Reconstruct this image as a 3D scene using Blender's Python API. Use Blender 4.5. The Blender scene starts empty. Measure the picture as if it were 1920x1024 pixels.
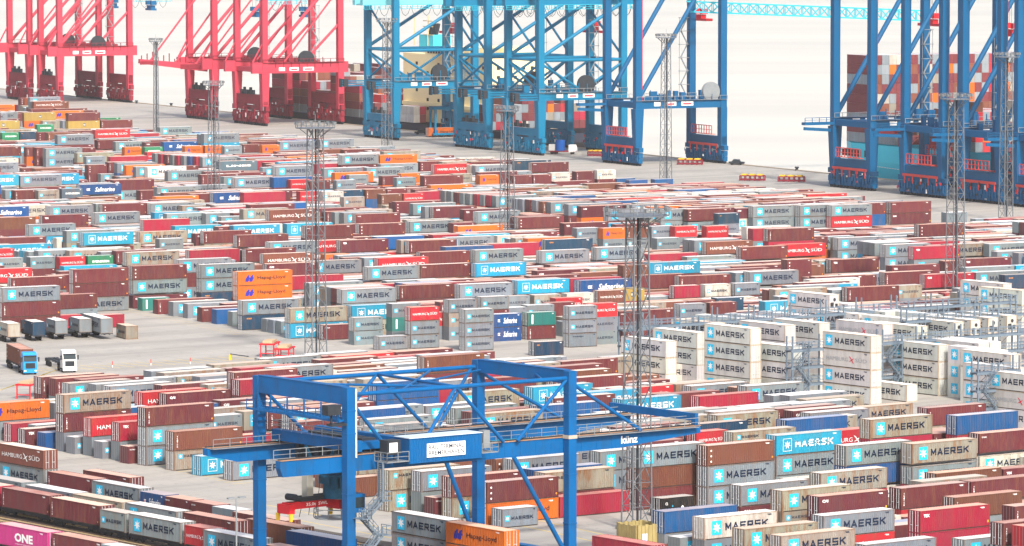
import bpy, bmesh, math, random
import numpy as np
from mathutils import Matrix, Vector
R = math.radians
SC = bpy.context.scene
COL = SC.collection

# ---------------------------------------------------------------- camera
FPX, CAMZ, YH = 9300.0, 86.0, -211.0            # focal length in photo pixels, eye height, row of the horizon
PITCH = math.atan((512.0 - YH) / FPX)
cam_d = bpy.data.cameras.new('camera')
cam_d.sensor_width = 36.0
cam_d.lens = FPX / 1920.0 * 36.0
cam_d.clip_start = 10.0
cam_d.clip_end = 60000.0
cam = bpy.data.objects.new('camera', cam_d)
cam.location = (0, 0, CAMZ)
cam.rotation_euler = (math.pi / 2 - PITCH, 0, 0)
COL.objects.link(cam)
SC.camera = cam

# ---------------------------------------------------------------- sky and sun: bright hazy daylight
SUN_EL, SUN_AZ = R(40), R(160)                   # azimuth clockwise from +Y (the viewing direction): behind the camera, to its right
world = bpy.data.worlds.new('World')
SC.world = world
world.use_nodes = True
wn = world.node_tree
bgn = wn.nodes['Background']
sky = wn.nodes.new('ShaderNodeTexSky')
sky.sky_type = 'NISHITA'
sky.sun_disc = False
sky.sun_elevation = SUN_EL
sky.sun_rotation = SUN_AZ
sky.altitude = 0
sky.air_density = 0.9
sky.dust_density = 4.0
sky.ozone_density = 0.6
wn.links.new(sky.outputs[0], bgn.inputs[0])
bgn.inputs[1].default_value = 0.15
sun_d = bpy.data.lights.new('sun', 'SUN')
sun_d.energy = 2.7
sun_d.angle = R(4.0)
sun_d.color = (1.0, 0.955, 0.90)
sun = bpy.data.objects.new('sun', sun_d)
sdir = Vector((math.sin(SUN_AZ) * math.cos(SUN_EL), math.cos(SUN_AZ) * math.cos(SUN_EL), math.sin(SUN_EL)))
sun.rotation_euler = sdir.to_track_quat('Z', 'Y').to_euler()
sun.location = (200, 300, 400)
COL.objects.link(sun)
SC.view_settings.view_transform = 'Standard'
SC.view_settings.look = 'None'
SC.view_settings.exposure = 0.74
SC.view_settings.gamma = 1.0
SC.view_settings.use_curve_mapping = False
SC.cycles.use_denoising = True
SC.cycles.max_bounces = 5
SC.cycles.volume_bounces = 0

# ---------------------------------------------------------------- picture <-> place
cp, sp = math.cos(PITCH), math.sin(PITCH)
def unproj(px, py, z=0.0):
    a, b = (px - 960.0) / FPX, (512.0 - py) / FPX
    d = (a, cp + b * sp, -sp + b * cp)
    t = (z - CAMZ) / d[2]
    return Vector((a * t, d[1] * t, z))
def unproj_at(px, py, Y):
    a, b = (px - 960.0) / FPX, (512.0 - py) / FPX
    d = (a, cp + b * sp, -sp + b * cp)
    t = Y / d[1]
    return Vector((a * t, Y, CAMZ + d[2] * t))
def proj(P):
    P = np.asarray(P, float)
    q = P - np.array((0, 0, CAMZ))
    dep = q[..., 1] * cp - q[..., 2] * sp
    up = q[..., 1] * sp + q[..., 2] * cp
    return np.stack((960 + FPX * q[..., 0] / dep, 512 - FPX * up / dep, dep), -1)

A_F, A_M, A_Q = R(37.5), R(28.5), R(26.5)        # headings: front yard and rails, main yard, quay (its normal)
def axes(a):
    return np.array((math.cos(a), math.sin(a))), np.array((-math.sin(a), math.cos(a)))

# ---------------------------------------------------------------- object helpers
def tag(o, label=None, cat=None, group=None, kind=None):
    if label: o['label'] = label
    if cat: o['category'] = cat
    if group: o['group'] = group
    if kind: o['kind'] = kind
    return o
def empty(name, loc=(0, 0, 0), rz=0.0, parent=None):
    o = bpy.data.objects.new(name, None)
    o.empty_display_size = 0.5
    o.location = loc
    o.rotation_euler = (0, 0, rz)
    o.parent = parent
    COL.objects.link(o)
    return o
def link(name, me, parent=None, mat=None):
    o = bpy.data.objects.new(name, me)
    if mat is not None and not me.materials:
        me.materials.append(mat)
    o.parent = parent
    COL.objects.link(o)
    return o
def copy_tree(o, parent=None):
    c = o.copy()
    COL.objects.link(c)
    c.parent = parent
    for ch in o.children:
        if ch is not c:
            copy_tree(ch, c)
    return c

class MB:
    """collects boxes, beams, tubes and sheets; build() links them as one mesh object"""
    def __init__(s):
        s.v, s.f, s.m, s.cm = [], [], [], 0
    def add(s, vs, fs):
        n = len(s.v)
        s.v += [tuple(v) for v in vs]
        s.f += [tuple(i + n for i in f) for f in fs]
        s.m += [s.cm] * len(fs)
        return s
    def box(s, x0, x1, y0, y1, z0, z1):
        s.add([(x0, y0, z0), (x1, y0, z0), (x1, y1, z0), (x0, y1, z0), (x0, y0, z1), (x1, y0, z1), (x1, y1, z1), (x0, y1, z1)],
              [(3, 2, 1, 0), (4, 5, 6, 7), (0, 1, 5, 4), (1, 2, 6, 5), (2, 3, 7, 6), (3, 0, 4, 7)])
        return s
    def beam(s, a, b, w, h=None, up=(0, 0, 1), w2=None, h2=None):
        """rectangular bar from a to b; w sideways, h along up"""
        h = w if h is None else h
        w2 = w if w2 is None else w2
        h2 = h if h2 is None else h2
        a, b, up = Vector(a), Vector(b), Vector(up)
        d = (b - a).normalized()
        if abs(d.dot(up)) > 0.98:
            up = Vector((1, 0, 0))
        sd = d.cross(up).normalized()
        u = sd.cross(d).normalized()
        vs = []
        for p, ww, hh in ((a, w, h), (b, w2, h2)):
            for i, j in ((-1, -1), (1, -1), (1, 1), (-1, 1)):
                vs.append(p + sd * (i * ww / 2) + u * (j * hh / 2))
        s.add(vs, [(0, 1, 2, 3), (7, 6, 5, 4), (1, 0, 4, 5), (2, 1, 5, 6), (3, 2, 6, 7), (0, 3, 7, 4)])
        return s
    def tube(s, a, b, r, r2=None, n=8, cap=True):
        r2 = r if r2 is None else r2
        a, b = Vector(a), Vector(b)
        d = (b - a).normalized()
        up = Vector((0, 0, 1)) if abs(d.z) < 0.9 else Vector((1, 0, 0))
        sd = d.cross(up).normalized()
        u = sd.cross(d)
        vs = []
        for p, rr in ((a, r), (b, r2)):
            for k in range(n):
                t = 2 * math.pi * k / n
                vs.append(p + sd * (rr * math.cos(t)) + u * (rr * math.sin(t)))
        fs = [(k, k + n, (k + 1) % n + n, (k + 1) % n) for k in range(n)]
        if cap:
            fs += [tuple(range(n)), tuple(range(2 * n - 1, n - 1, -1))]
        s.add(vs, fs)
        return s
    def path(s, pts, r, n=6):
        for a, b in zip(pts[:-1], pts[1:]):
            s.tube(a, b, r, n=n)
        return s
    def prism(s, poly, y0, y1, axis='y'):
        """outline in (x, z) pushed along y (or in (x, y) along z, or (y, z) along x)"""
        n = len(poly)
        def p(q, t):
            return (q[0], t, q[1]) if axis == 'y' else ((q[0], q[1], t) if axis == 'z' else (t, q[0], q[1]))
        vs = [p(q, y0) for q in poly] + [p(q, y1) for q in poly]
        fs = [tuple(range(n)), tuple(range(2 * n - 1, n - 1, -1))] + [((k + 1) % n, k, k + n, (k + 1) % n + n) for k in range(n)]
        s.add(vs, fs)
        return s
    def mesh(s, name, mats=None):
        me = bpy.data.meshes.new(name)
        me.from_pydata(s.v, [], s.f)
        if mats:
            for m in (mats if isinstance(mats, (list, tuple)) else [mats]):
                me.materials.append(m)
            if isinstance(mats, (list, tuple)) and len(mats) > 1:
                me.polygons.foreach_set('material_index', s.m)
        bm = bmesh.new()
        bm.from_mesh(me)
        bmesh.ops.recalc_face_normals(bm, faces=bm.faces)
        bm.to_mesh(me)
        bm.free()
        me.update()
        return me
    def build(s, name, mats, parent=None):
        return link(name, s.mesh(name, mats), parent)

# ---------------------------------------------------------------- materials
MATS = {}
def nodes(name):
    m = bpy.data.materials.new(name)
    m.use_nodes = True
    nt = m.node_tree
    b = nt.nodes['Principled BSDF']
    MATS[name] = m
    return m, nt, b
def N(nt, t, **kw):
    n = nt.nodes.new(t)
    for k, v in kw.items():
        setattr(n, k, v)
    return n
def mixc(nt, fac, a, b, mode='MIX'):
    n = N(nt, 'ShaderNodeMix', data_type='RGBA', blend_type=mode)
    for s, v in ((n.inputs[0], fac), (n.inputs[6], a), (n.inputs[7], b)):
        if hasattr(v, 'is_linked'):
            nt.links.new(v, s)
        else:
            s.default_value = v if not isinstance(v, tuple) or len(v) == 4 else v + (1,)
    return n.outputs[2]
def ramp(nt, val, stops):
    r = N(nt, 'ShaderNodeValToRGB')
    while len(r.color_ramp.elements) < len(stops):
        r.color_ramp.elements.new(0.5)
    for e, (p, c) in zip(r.color_ramp.elements, stops):
        e.position = p
        e.color = (c, c, c, 1) if not isinstance(c, tuple) else (c if len(c) == 4 else c + (1,))
    nt.links.new(val, r.inputs[0])
    return r.outputs[0]
def noise(nt, scale, coord, detail=3.0, rough=0.55, stretch=None):
    n = N(nt, 'ShaderNodeTexNoise')
    n.inputs['Scale'].default_value = scale
    n.inputs['Detail'].default_value = detail
    n.inputs['Roughness'].default_value = rough
    if stretch:
        mp = N(nt, 'ShaderNodeMapping')
        mp.inputs['Scale'].default_value = stretch
        nt.links.new(coord, mp.inputs[0])
        coord = mp.outputs[0]
    nt.links.new(coord, n.inputs['Vector'])
    return n.outputs[0]
def plain(name, col, rough=0.5, metal=0.0, var=0.12, scale=0.6, dirt=None, dirt_amt=0.0):
    """painted or bare surface with uneven wear"""
    m, nt, b = nodes(name)
    co = N(nt, 'ShaderNodeNewGeometry').outputs['Position']
    f = noise(nt, scale, co, 4)
    lo = tuple(c * (1 - var) for c in col)
    hi = tuple(min(1, c * (1 + var)) for c in col)
    c = mixc(nt, f, lo, hi)
    if dirt:
        g = noise(nt, scale * 2.3, co, 5, 0.65, (1, 1, 0.35))
        c = mixc(nt, ramp(nt, g, [(0.5, 0.0), (0.75, dirt_amt)]), c, dirt)
    nt.links.new(c, b.inputs['Base Color'])
    b.inputs['Roughness'].default_value = rough
    b.inputs['Specular IOR Level'].default_value = .12
    b.inputs['Metallic'].default_value = metal
    return m
# ---------------------------------------------------------------- the containers one can read in the picture
# each line: picture x, y of the near top corner, then the stack from the top down ("?" = hidden, any container)
# letters: g grey with star square, G the same gone rusty, c sky blue, m maroon, n maroon with small logo, b brick brown, r red with script,
# d brick brown with script, R crimson, q crimson with logo, o orange, B blue, s deep blue with script, k navy, t teal, e green, y mustard,
# l slate, w white reefer, h white reefer with script, W cream, p pink, x black; 2 = twenty-foot; ~ = mostly hidden
DATA_M = """
4 540 g m m|76 555 m g|100 591 R2|180 590 R2|22 521 m ?|138 506 m m ?|249 499 m g ?|163 534 n|187 540 g|216 545 g|240 553 g2|267 559 t2|296 562 m|325 567 g
352 571 g|379 577 m|406 581 B|436 586 g|455 564 g k|446 510 o o ?|377 497 g g k|335 487 g m g|304 510 o o|545 519 R ?|580 530 g g|608 538 G ?
620 540 g ?|631 541 m ?|641 543 g ?|750 537 m ?|862 534 g ?|970 527 c ?|1087 527 s ?|660 574 c ?|664 583 m2|544 579 G c|500 599 g2|513 601 g2
527 604 g2|607 611 m|664 595 g2 g2|711 631 g2|735 570 g2 t2 g2|770 576 r2 g2 g2|795 588 r2 g2|842 563 g2 ? ?|902 557 g2 ? ?|872 580 g2 g2 g2|925 590 s2 s2
990 586 t2 m2|1067 576 g2 g2 g2|1105 572 r2 g2 g2|1003 643 k2|943 555 g2 ?|1002 553 G2 ?|988 572 g2 ?|936 578 g2 ?|1063 550 W2 ?|1042 561 r2 ?
1027 569 m2 ?|1122 545 d2 ?|1160 543 y2 ?|1190 517 m ?|1275 519 m ?|1322 534 W2 ?|1378 532 g2 ?|1274 571 g2 ?|1326 568 m2 ?|1345 560 k2 ?|1265 538 R2 ?
108 254 g ? ?|110 267 g c|183 263 m ?|217 266 g ?|307 267 s ?|234 276 o2 ?|272 276 e2 ?|347 274 o2 ?|385 273 o2 ?|421 274 g2 ?|456 271 m2 ?
276 285 r2 ?|291 288 g ?|302 289 R ?|313 290 m ?|324 290 g ?|334 291 R ?|345 292 g ?|357 293 B ?|368 293 R ?|380 294 g ?|412 303 l ?
145 287 G ?|162 294 g2 ?|207 294 ~R ?|165 309 m2 m2|200 305 m ?|220 306 g ?|237 310 o ?|255 313 g ?|277 314 W ?|333 323 y2 ?|315 321 g ?|378 328 m ?
440 334 g ?|420 332 g ?|-38 307 g ?|30 273 g g|50 276 m o|68 277 m m|86 279 g g|-30 277 m ?
213 338 n g|150 346 s ?|295 352 ~g ?|350 348 ~g ?|400 362 s ?|-70 354 g ?|28 358 m2 ?|72 357 G2 ?|116 355 l2 ?|193 384 m ?|180 384 g ?|283 382 g ?
-30 389 s ?|92 386 g ?|80 405 n ?|-20 410 b m|178 400 g ?|313 401 g ?|290 399 ~c ?|270 413 R ?|54 421 g c|328 424 ~c ?|157 438 c ? ?|262 435 G ?
299 448 g2 ?|383 434 m ?|445 441 m ?|-5 447 ~m ?|125 434 g ?|-20 468 r2 ?|72 470 ~g ?|112 482 r2 ?|160 480 e2 ?|-5 484 g2 m2|57 483 g2 m2|218 471 m ?
238 474 G m ?|356 470 R ?|462 468 m ?|345 492 g ?|120 500 ~c ?|-40 507 r ?
525 266 g ?|600 262 g ?|470 266 m ?|492 272 o2 ?|602 281 ~b ?|815 308 r ?|788 304 m ?|517 313 g ?|590 308 R ?|608 316 g ?|688 315 g ?|714 308 g ?
655 329 g2 ?|628 325 o ?|717 330 m2 ?|744 334 g2 ?|752 325 o2 ?|812 329 r2 ?|850 326 G2 ?|900 329 o2 ?|795 330 m ?|545 337 r2 ?|582 338 m2 ?|631 339 g2 ?
808 348 ~o ?|606 359 W2 ?|643 357 k2 ?|645 370 G2 ?|563 359 r2 ?|686 356 b2 B2|722 355 m2 ?|715 365 b2 ?|757 364 r2 ?|786 359 R2 ?|809 358 m2 ?
834 358 g ?|846 359 g ?|858 361 m ?|869 362 g ?|881 363 g ?|895 364 R ?|907 366 g ?|919 367 R ?|930 368 g ?
742 379 m ?|775 383 g ?|797 387 g ?|814 388 n ?|870 394 n ?|895 397 g ?|438 424 c ?|538 421 c ?|573 425 m ? ?|674 420 m ?|768 415 g ?
628 399 g ?|645 400 g ?|668 402 m ?|612 398 m2 ?|505 454 g ?|639 452 n ?|752 451 G ?|768 452 m ?|838 446 g ?|707 445 ~B ?|812 441 ~R ?
495 476 d ?|583 489 g ?|710 485 r ?|683 485 g ?|789 474 m ?|891 469 g ?|835 464 B ?|501 496 n ?|689 501 g ?|789 497 m ?|893 494 c ?
965 302 k ?|998 306 m ?|962 329 m2 ?|992 329 m2 ?|1034 324 W2 ?|1080 322 m2 ?|1120 319 W2 m2|1150 335 B2
968 372 g ?|980 373 g ?|993 375 m ?|1005 376 g ?|1018 378 b ?|1033 380 g ?|1066 383 g m|1090 388 n o|1140 393 g ?|1239 394 g g|1290 394 m ?|1347 401 k2 g2
973 408 m ?|963 406 m ?|1058 419 n ?|1082 429 g2 g2|1131 428 o2 g2|1176 427 b2 g2|1222 425 g2 g2|1266 425 r2 g2|1325 425 r2 r2|1400 427 W g|1412 429 R g
922 459 R ?|1024 450 k ?|1015 470 g ?|1118 465 g ?|1232 447 g2 ?|1290 450 g ?|1302 451 g ?|1325 455 d ?|1390 463 m ?|1218 478 ~R ?
1412 388 g g|1500 386 g g|1559 385 g r|1585 384 m B|1671 379 m n|1441 430 m R ?|1462 461 r ?|1571 446 g g|1618 452 g ?|1629 454 g ?|1640 456 g ?|1660 459 g g
1714 464 q g|1559 487 n ?|1672 499 n ?|1775 462 G ?|1808 486 n ?|1855 457 ~g ?|1870 472 g ?|1910 475 g ?|1812 503 g ?|1905 499 c ?|1405 510 g ?|1775 399 g2 ?
45 212 y o|128 212 m y|187 226 m|70 234 e2 ?|4 249 e2 ?|38 247 k2 ?|-25 228 y ?|58 205 ~m ?|98 208 ~o ?|-25 197 o|168 222 ~e|300 239 g|72 248 m ?|90 250 b ?
1040 341 ~m|1100 345 ~b ?|1180 338 ~B2|1228 336 ~B2
1495 556 W2 ?|1620 540 g2 ?|1682 535 G2 ?|1735 516 q ?|1660 512 m ?|1590 540 m ?|1560 548 g2 ?|1830 512 g ?|1885 515 k ?
"""
DATA_F = """
78 706 m ?|106 708 m ?|130 717 g ?|152 716 m ?|180 719 g ?|206 722 g ?|119.6 742.4 G m g|274 765 m g g|171.7 786.7 r g|224.8 795 q g|140 821 g2|192 828 g2
241 838 m2|300 842 g2|22 798 R|48 803 n|68 806 g|85 812 B2|-32 757 o g|327 813 b G|384 821 R|377 859 c|436 865 g|268 738 ~r ?|313 741 ~n ?
544 774 g ?|505 772 m ?|680 799 ~g ?|730 880 G G|790 884 g g|815 930 m2|848 895 m G|914 904 m o|942 954 g2|1050 930 R|1022 886 G ?|1000 880 ~B ?|1125 850 g g
1195 840 g b m|1327 833 b g g|1389 912 g ?|1240 932 x2|1246 960 B g|1321 972 W g|1275 1012 g|1396 990 G g|1456 816.5 c g ?|1537 808 r ?|1632 786 ~G R ?|1795 777 B R ?
1586 839 g ? ?|1711 830 G ? ?|1837 817 m ? ?|1539 892 ~G ?|1467 924 G G|1536 933.5 n ?|1690 913 ~m ?|1815 903 ~m ?|1790 931 b g|1544.3 968.4 g r|1726 959 q R|1903 950 m ?
1882 984 m ?|1922 990 r ?|1622 1022 g|1808 1015 g|1465 1002 G g|1165 748 ~c ?|1312 746 ~R ?|1400 727 ~g ?|1475 790 ~B ?|1285 797 ~k ?|1306 812 r2 ?|1375 808.6 ~G ?|1345 782 ~G ?
1740 765 ~m ?|1208 690 W|560 793 ~m ?|1000 727 ~c ?|1090 735 ~c ?|640 774 ~B ?|900 776 ~G ?|690 790 ~g ?|1010 764 ~B ?|1040 748 ~m ?|860 740 ~G ?
"""
# reefers and rail: x, y of the right-hand near top corner of the long side
DATA_R = """
1633 630 w h w w|1307 624 w w w|1407 616 w w w w|1485 650 w w w|1472 610 w w w w|1536 606 w w w w|1555 553 u u u|1655 608 h w w w|1835 644 w w w|1807 711 w
1902 690 w w w|1953 706 w h w|1916 545 w w w|1880 532 w w w|1788 604 u u u|1820 600 u u u|1853 596 u u u|1888 592 u u u|1720 612 u u u|1700 597 w w w|1857 650 w w w|1248 640 w w w
1590 570 w w|1340 606 w w w|1505 592 w w w|1610 590 w w w|1660 585 w w w|1745 590 u u u|1760 648 w w w|1870 655 w w w|1895 661 w w w|1385 598 w w w|1420 650 w w|1440 596 w w w|1700 722 w
"""
DATA_RAIL = """
40 905 g|137 925 g|228 941 G|330 958 g|440 978 m|92 930 m|186 949 m
234 963 g2|338 980 g|395 993 r2|482 1010 g|-2 912 R|88 999 p|195 1017 m|290 1036 g|560 993 b|640 1013 B|600 1040 m|535 986 m
"""
DATA_RAIL0 = """
81 845 d g|840 976 g g|945 995 o o|1222 1023 R|243 896 m|175 899 m|261 915 g|308 929 s2|355 937 m2|404 946 m2|445 953 g2
"""
# ---------------------------------------------------------------- container kinds
# body colour, wear 0..1, marking, words
KIND = {
 'g': ((.35, .42, .465), .20, 'star', 'grey', 'with star square'),
 'G': ((.44, .41, .34), .85, 'star', 'rusty beige', 'with star square'),
 'c': ((.012, .46, .74), .15, 'cstar', 'sky blue', 'with white star'),
 'm': ((.25, .050, .064), .25, 'vert', 'maroon', 'with vertical white text'),
 'n': ((.22, .042, .064), .20, 'box', 'maroon', 'with small white logo'),
 'b': ((.30, .105, .07), .35, 'vert', 'brick brown', ''),
 'd': ((.36, .12, .085), .35, 'script', 'brick brown', 'with pale lettering'),
 'r': ((.70, .03, .05), .20, 'script', 'red', 'with white winged lettering'),
 'R': ((.50, .025, .07), .20, 'none', 'crimson', 'with plain sides'),
 'q': ((.55, .022, .065), .20, 'box', 'crimson', 'with small white logo'),
 'o': ((1.0, .21, .02), .15, 'orange', 'orange', 'with blue emblem'),
 'B': ((.006, .14, .42), .20, 'none', 'blue', 'with plain sides'),
 's': ((.006, .11, .36), .20, 'saf', 'deep blue', 'with white script'),
 'k': ((.014, .085, .17), .20, 'tab', 'navy', 'with small orange tab'),
 't': ((.02, .30, .27), .25, 'bar', 'teal', 'with white bar'),
 'e': ((.02, .33, .16), .20, 'wbar', 'green', 'with white name strip'),
 'y': ((.58, .40, .10), .25, 'emb', 'mustard yellow', 'with dark square emblem'),
 'l': ((.13, .22, .29), .20, 'wbar', 'slate blue', 'with white name strip'),
 'w': ((.76, .75, .71), .10, 'rstar', 'white reefer', 'with blue star panel'),
 'u': ((.76, .74, .68), .12, 'rstar', 'white reefer', 'with cooling unit end'),
 'h': ((.76, .75, .71), .12, 'rscript', 'white reefer', 'with red winged emblem'),
 'W': ((.72, .69, .60), .45, 'star', 'cream', 'with star square'),
 'p': ((.72, .055, .30), .12, 'one', 'pink', 'with big white letters'),
 'x': ((.012, .014, .018), .10, 'tank', 'black', 'with small white marks'),
}
FILL_W = [('g', 27), ('G', 13), ('m', 30), ('n', 9), ('b', 6), ('d', 2), ('r', 3), ('R', 5), ('c', 5), ('o', 3), ('B', 2), ('W', 3)]
FRONT_W = [('g', 30), ('G', 20), ('m', 24), ('n', 8), ('b', 9), ('R', 4), ('r', 2), ('B', 3), ('c', 2), ('W', 6)]
FRONT_K = [k for k, w in FRONT_W for _ in range(w)]
FILL_K = [k for k, w in FILL_W for _ in range(w)]
CW = 2.44
rng = random.Random(7)

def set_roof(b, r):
    """sky glare painted into the roof colour, with some fading and rust; amount varies"""
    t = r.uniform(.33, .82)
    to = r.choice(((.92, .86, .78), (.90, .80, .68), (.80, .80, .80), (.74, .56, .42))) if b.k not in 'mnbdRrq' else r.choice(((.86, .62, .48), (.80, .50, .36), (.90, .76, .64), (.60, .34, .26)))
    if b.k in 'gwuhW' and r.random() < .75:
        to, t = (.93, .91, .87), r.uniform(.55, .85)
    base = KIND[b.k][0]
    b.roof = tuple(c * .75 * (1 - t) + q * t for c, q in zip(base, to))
class Box:
    __slots__ = ('u', 'v', 'z', 'L', 'H', 'k', 'rot', 'face', 'a', 'exp', 'strip', 'vis', 'idx', 'zone', 'below', 'px', 'col', 'wear', 'roof')
    def corners(s):
        U, V = axes(s.a)
        c = []
        for z in (s.z, s.z + s.H):
            for du, dv in ((0, 0), (1, 0), (1, 1), (0, 1)):
                if s.rot:
                    p = U * (s.u + du * CW) + V * (s.v + dv * s.L)
                else:
                    p = U * (s.u + du * s.L) + V * (s.v + dv * CW)
                c.append((p[0], p[1], z))
        return np.array(c)

def mk(u, v, z, code, a, rot, zone, exp, strip=False):
    b = Box()
    b.k = code[0] if code[0] in KIND else rng.choice(FRONT_K if zone == 'front' else FILL_K)
    b.L, b.H = (6.06, 2.59) if code.endswith('2') else (12.19, 2.90)
    if zone == 'rail' and b.L > 7: b.H = 2.75
    if code == '?' and not exp and rng.random() < .38: b.H = 2.59
    b.u, b.v, b.z, b.a, b.rot, b.zone, b.exp, b.strip = u, v, z, a, rot, zone, exp, strip
    b.vis, b.below, b.px = 0, None, None
    base, wear = KIND[b.k][0], KIND[b.k][1]
    f = rng.uniform(.88, 1.12)
    dk = .70 if b.k in 'whuW' else {'g': .47, 'G': .56, 'm': .46, 'n': .46, 'b': .46, 'd': .48, 'k': .48, 's': .52, 'B': .52}.get(b.k, .56)
    b.col = tuple(min(.9, c * f * dk * rng.uniform(.95, 1.05)) for c in base)
    b.wear = min(1, wear * rng.uniform(.5, 1.6))
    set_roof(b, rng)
    return b

BOXES = []
def parse(txt):
    for ln in txt.strip().splitlines():
        for it in ln.split('|'):
            t = it.split()
            if len(t) < 3:
                continue
            yield float(t[0]), float(t[1]), t[2:]

ROWS = {}                                        # (zone, row) -> list of (u0, u1)
def row_free(zone, row, u0, u1, gap=0.25):
    return all(u1 + gap <= a or u0 >= b + gap for a, b in ROWS.get((zone, row), ()))

def place_rows(txt, zone, a, pitch, z0=0.0):
    """containers lying along the yard's rows; each is put in the nearest free row along its own line of sight"""
    U, V = axes(a)
    for px, py, codes in parse(txt):
        strip = codes[0].startswith('~')
        codes = [c.lstrip('~') for c in codes]
        two = codes[0].endswith('2')
        codes = [c if c != '?' or not two else '?2' for c in codes]
        H = [2.59 if c.endswith('2') else 2.90 for c in codes]
        p = unproj(px, py, z0 + sum(H))
        q = np.array((p.x, p.y))
        los = q / np.linalg.norm(q)
        v = q @ V
        L = 6.06 if two else 12.19
        best = None
        for dr in (0, 1, -1, 2, -2, 3, -3):
            row = round(v / pitch) + dr
            q2 = q + los * ((row * pitch - v) / (los @ V))
            u = q2 @ U
            if row_free(zone, row, u, u + L):
                best = (row, u)
                break
            for sh in (0.6, -0.6, 1.2, -1.2):
                if row_free(zone, row, u + sh, u + sh + L):
                    best = (row, u + sh)
                    break
            if best:
                break
        if not best:
            continue
        row, u = best
        ROWS.setdefault((zone, row), []).append((u, u + L))
        z = z0
        prev = None
        for c, h in zip(reversed(codes), reversed(H)):
            b = mk(u, row * pitch, z, c, a, False, zone, c[0] != '?', strip and z + h > sum(H) - .1)
            b.below = prev
            prev = b
            BOXES.append(b)
            z += h

def overlap2(b, zone):
    for o in BOXES:
        if o.zone == zone and o.u < b.u + CW + .1 and b.u < o.u + CW + .1 and o.v < b.v + b.L + .15 and b.v < o.v + o.L + .15 \
           and o.z < b.z + b.H - .05 and b.z < o.z + o.H - .05:
            return True
    return False

def place_cross(txt, zone, a, z0=0.0):
    """containers lying across the rows (reefers, rail wagons)"""
    U, V = axes(a)
    for px, py, codes in parse(txt):
        H = []
        for c in codes:
            H.append(2.59 if c.endswith('2') else (2.75 if zone == 'rail' else 2.90))
        p = unproj(px, py, z0 + sum(H))
        q = np.array((p.x, p.y))
        los = q / np.linalg.norm(q)
        ok = False
        for dd in (0, .8, -.8, 1.6, -1.6, 2.6, -2.6, 3.8, -3.8, 5, 6.5, 8):
            q2 = q + los * dd
            z, prev, st = z0, None, []
            for c, h in zip(reversed(codes), reversed(H)):
                b = mk(q2 @ U, q2 @ V, z, c, a, True, zone, True)
                b.H = h
                b.strip = zone == 'reefer' and len(codes) > 2 and z < .5
                b.below = prev
                prev = b
                st.append(b)
                z += h
            if not any(overlap2(b, zone) for b in st):
                BOXES.extend(st)
                ok = True
                break
PM, PF = 2.95, 3.9
place_rows(DATA_M, 'yard', A_M, PM)
place_rows(DATA_F, 'front', A_F, PF)
place_cross(DATA_R, 'reefer', A_F)
place_cross(DATA_RAIL, 'rail', A_F, 1.25)
place_cross(DATA_RAIL0, 'rail', A_F, 0.0)

# ---------------------------------------------------------------- what the picture shows: a small depth buffer at half size
BW, BH = 960, 512
def raster(poly, fn):
    """poly: n x 2 convex, half-size pixels; fn gets (ys, xs slices, mask)"""
    x0, y0 = np.floor(poly.min(0)).astype(int)
    x1, y1 = np.ceil(poly.max(0)).astype(int) + 1
    x0, y0, x1, y1 = max(x0, 0), max(y0, 0), min(x1, BW), min(y1, BH)
    if x1 <= x0 or y1 <= y0:
        return None
    X = np.arange(x0, x1)[None, :] + .5
    Y = np.arange(y0, y1)[:, None] + .5
    m = np.ones((y1 - y0, x1 - x0), bool)
    n = len(poly)
    area = 0
    for i in range(n):
        ax, ay = poly[i]
        bx, by = poly[(i + 1) % n]
        area += ax * by - bx * ay
    sg = 1 if area > 0 else -1
    for i in range(n):
        ax, ay = poly[i]
        bx, by = poly[(i + 1) % n]
        m &= sg * ((bx - ax) * (Y - ay) - (by - ay) * (X - ax)) >= 0
    return fn(slice(y0, y1), slice(x0, x1), m)
ZB = np.full((BH, BW), 1e9)
IDB = np.full((BH, BW), -1, int)
FACES = ((0, 1, 5, 4), (3, 0, 4, 7), (4, 5, 6, 7))     # side, end, roof that face the camera
def draw_box(b, i, zb, idb, faces=FACES):
    P = proj(b.corners())
    s = P[:, :2] / 2
    for f in faces:
        d = P[list(f), 2].mean()
        def fn(ys, xs, m):
            z = zb[ys, xs]
            mm = m & (z > d)
            z[mm] = d
            idb[ys, xs][mm] = i
        raster(s[list(f)], fn)
EXPL = list(BOXES)
for i, b in enumerate(EXPL):
    draw_box(b, i, ZB, IDB)
PROT = np.zeros((BH, BW))
okid = np.array([0 if (b.strip or not b.exp) else 1 for b in EXPL] + [0], bool)
pm = okid[IDB]
PROT[pm] = ZB[pm]
for i, b in enumerate(EXPL):                      # of the half-hidden ones only the roof and the upper edge must show
    if b.strip and not (b.zone == 'reefer'):
        P = proj(b.corners())
        s = P[:, :2] / 2
        lo_ = s[[0, 1, 2, 3]] * .42 + s[[4, 5, 6, 7]] * .58
        for poly in (np.array((lo_[0], lo_[1], s[5], s[4])), s[[4, 5, 6, 7]]):
            def fn(ys, xs, m, i=i):
                mm = m & (IDB[ys, xs] == i)
                PROT[ys, xs][mm] = ZB[ys, xs][mm]
            raster(poly, fn)
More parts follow.
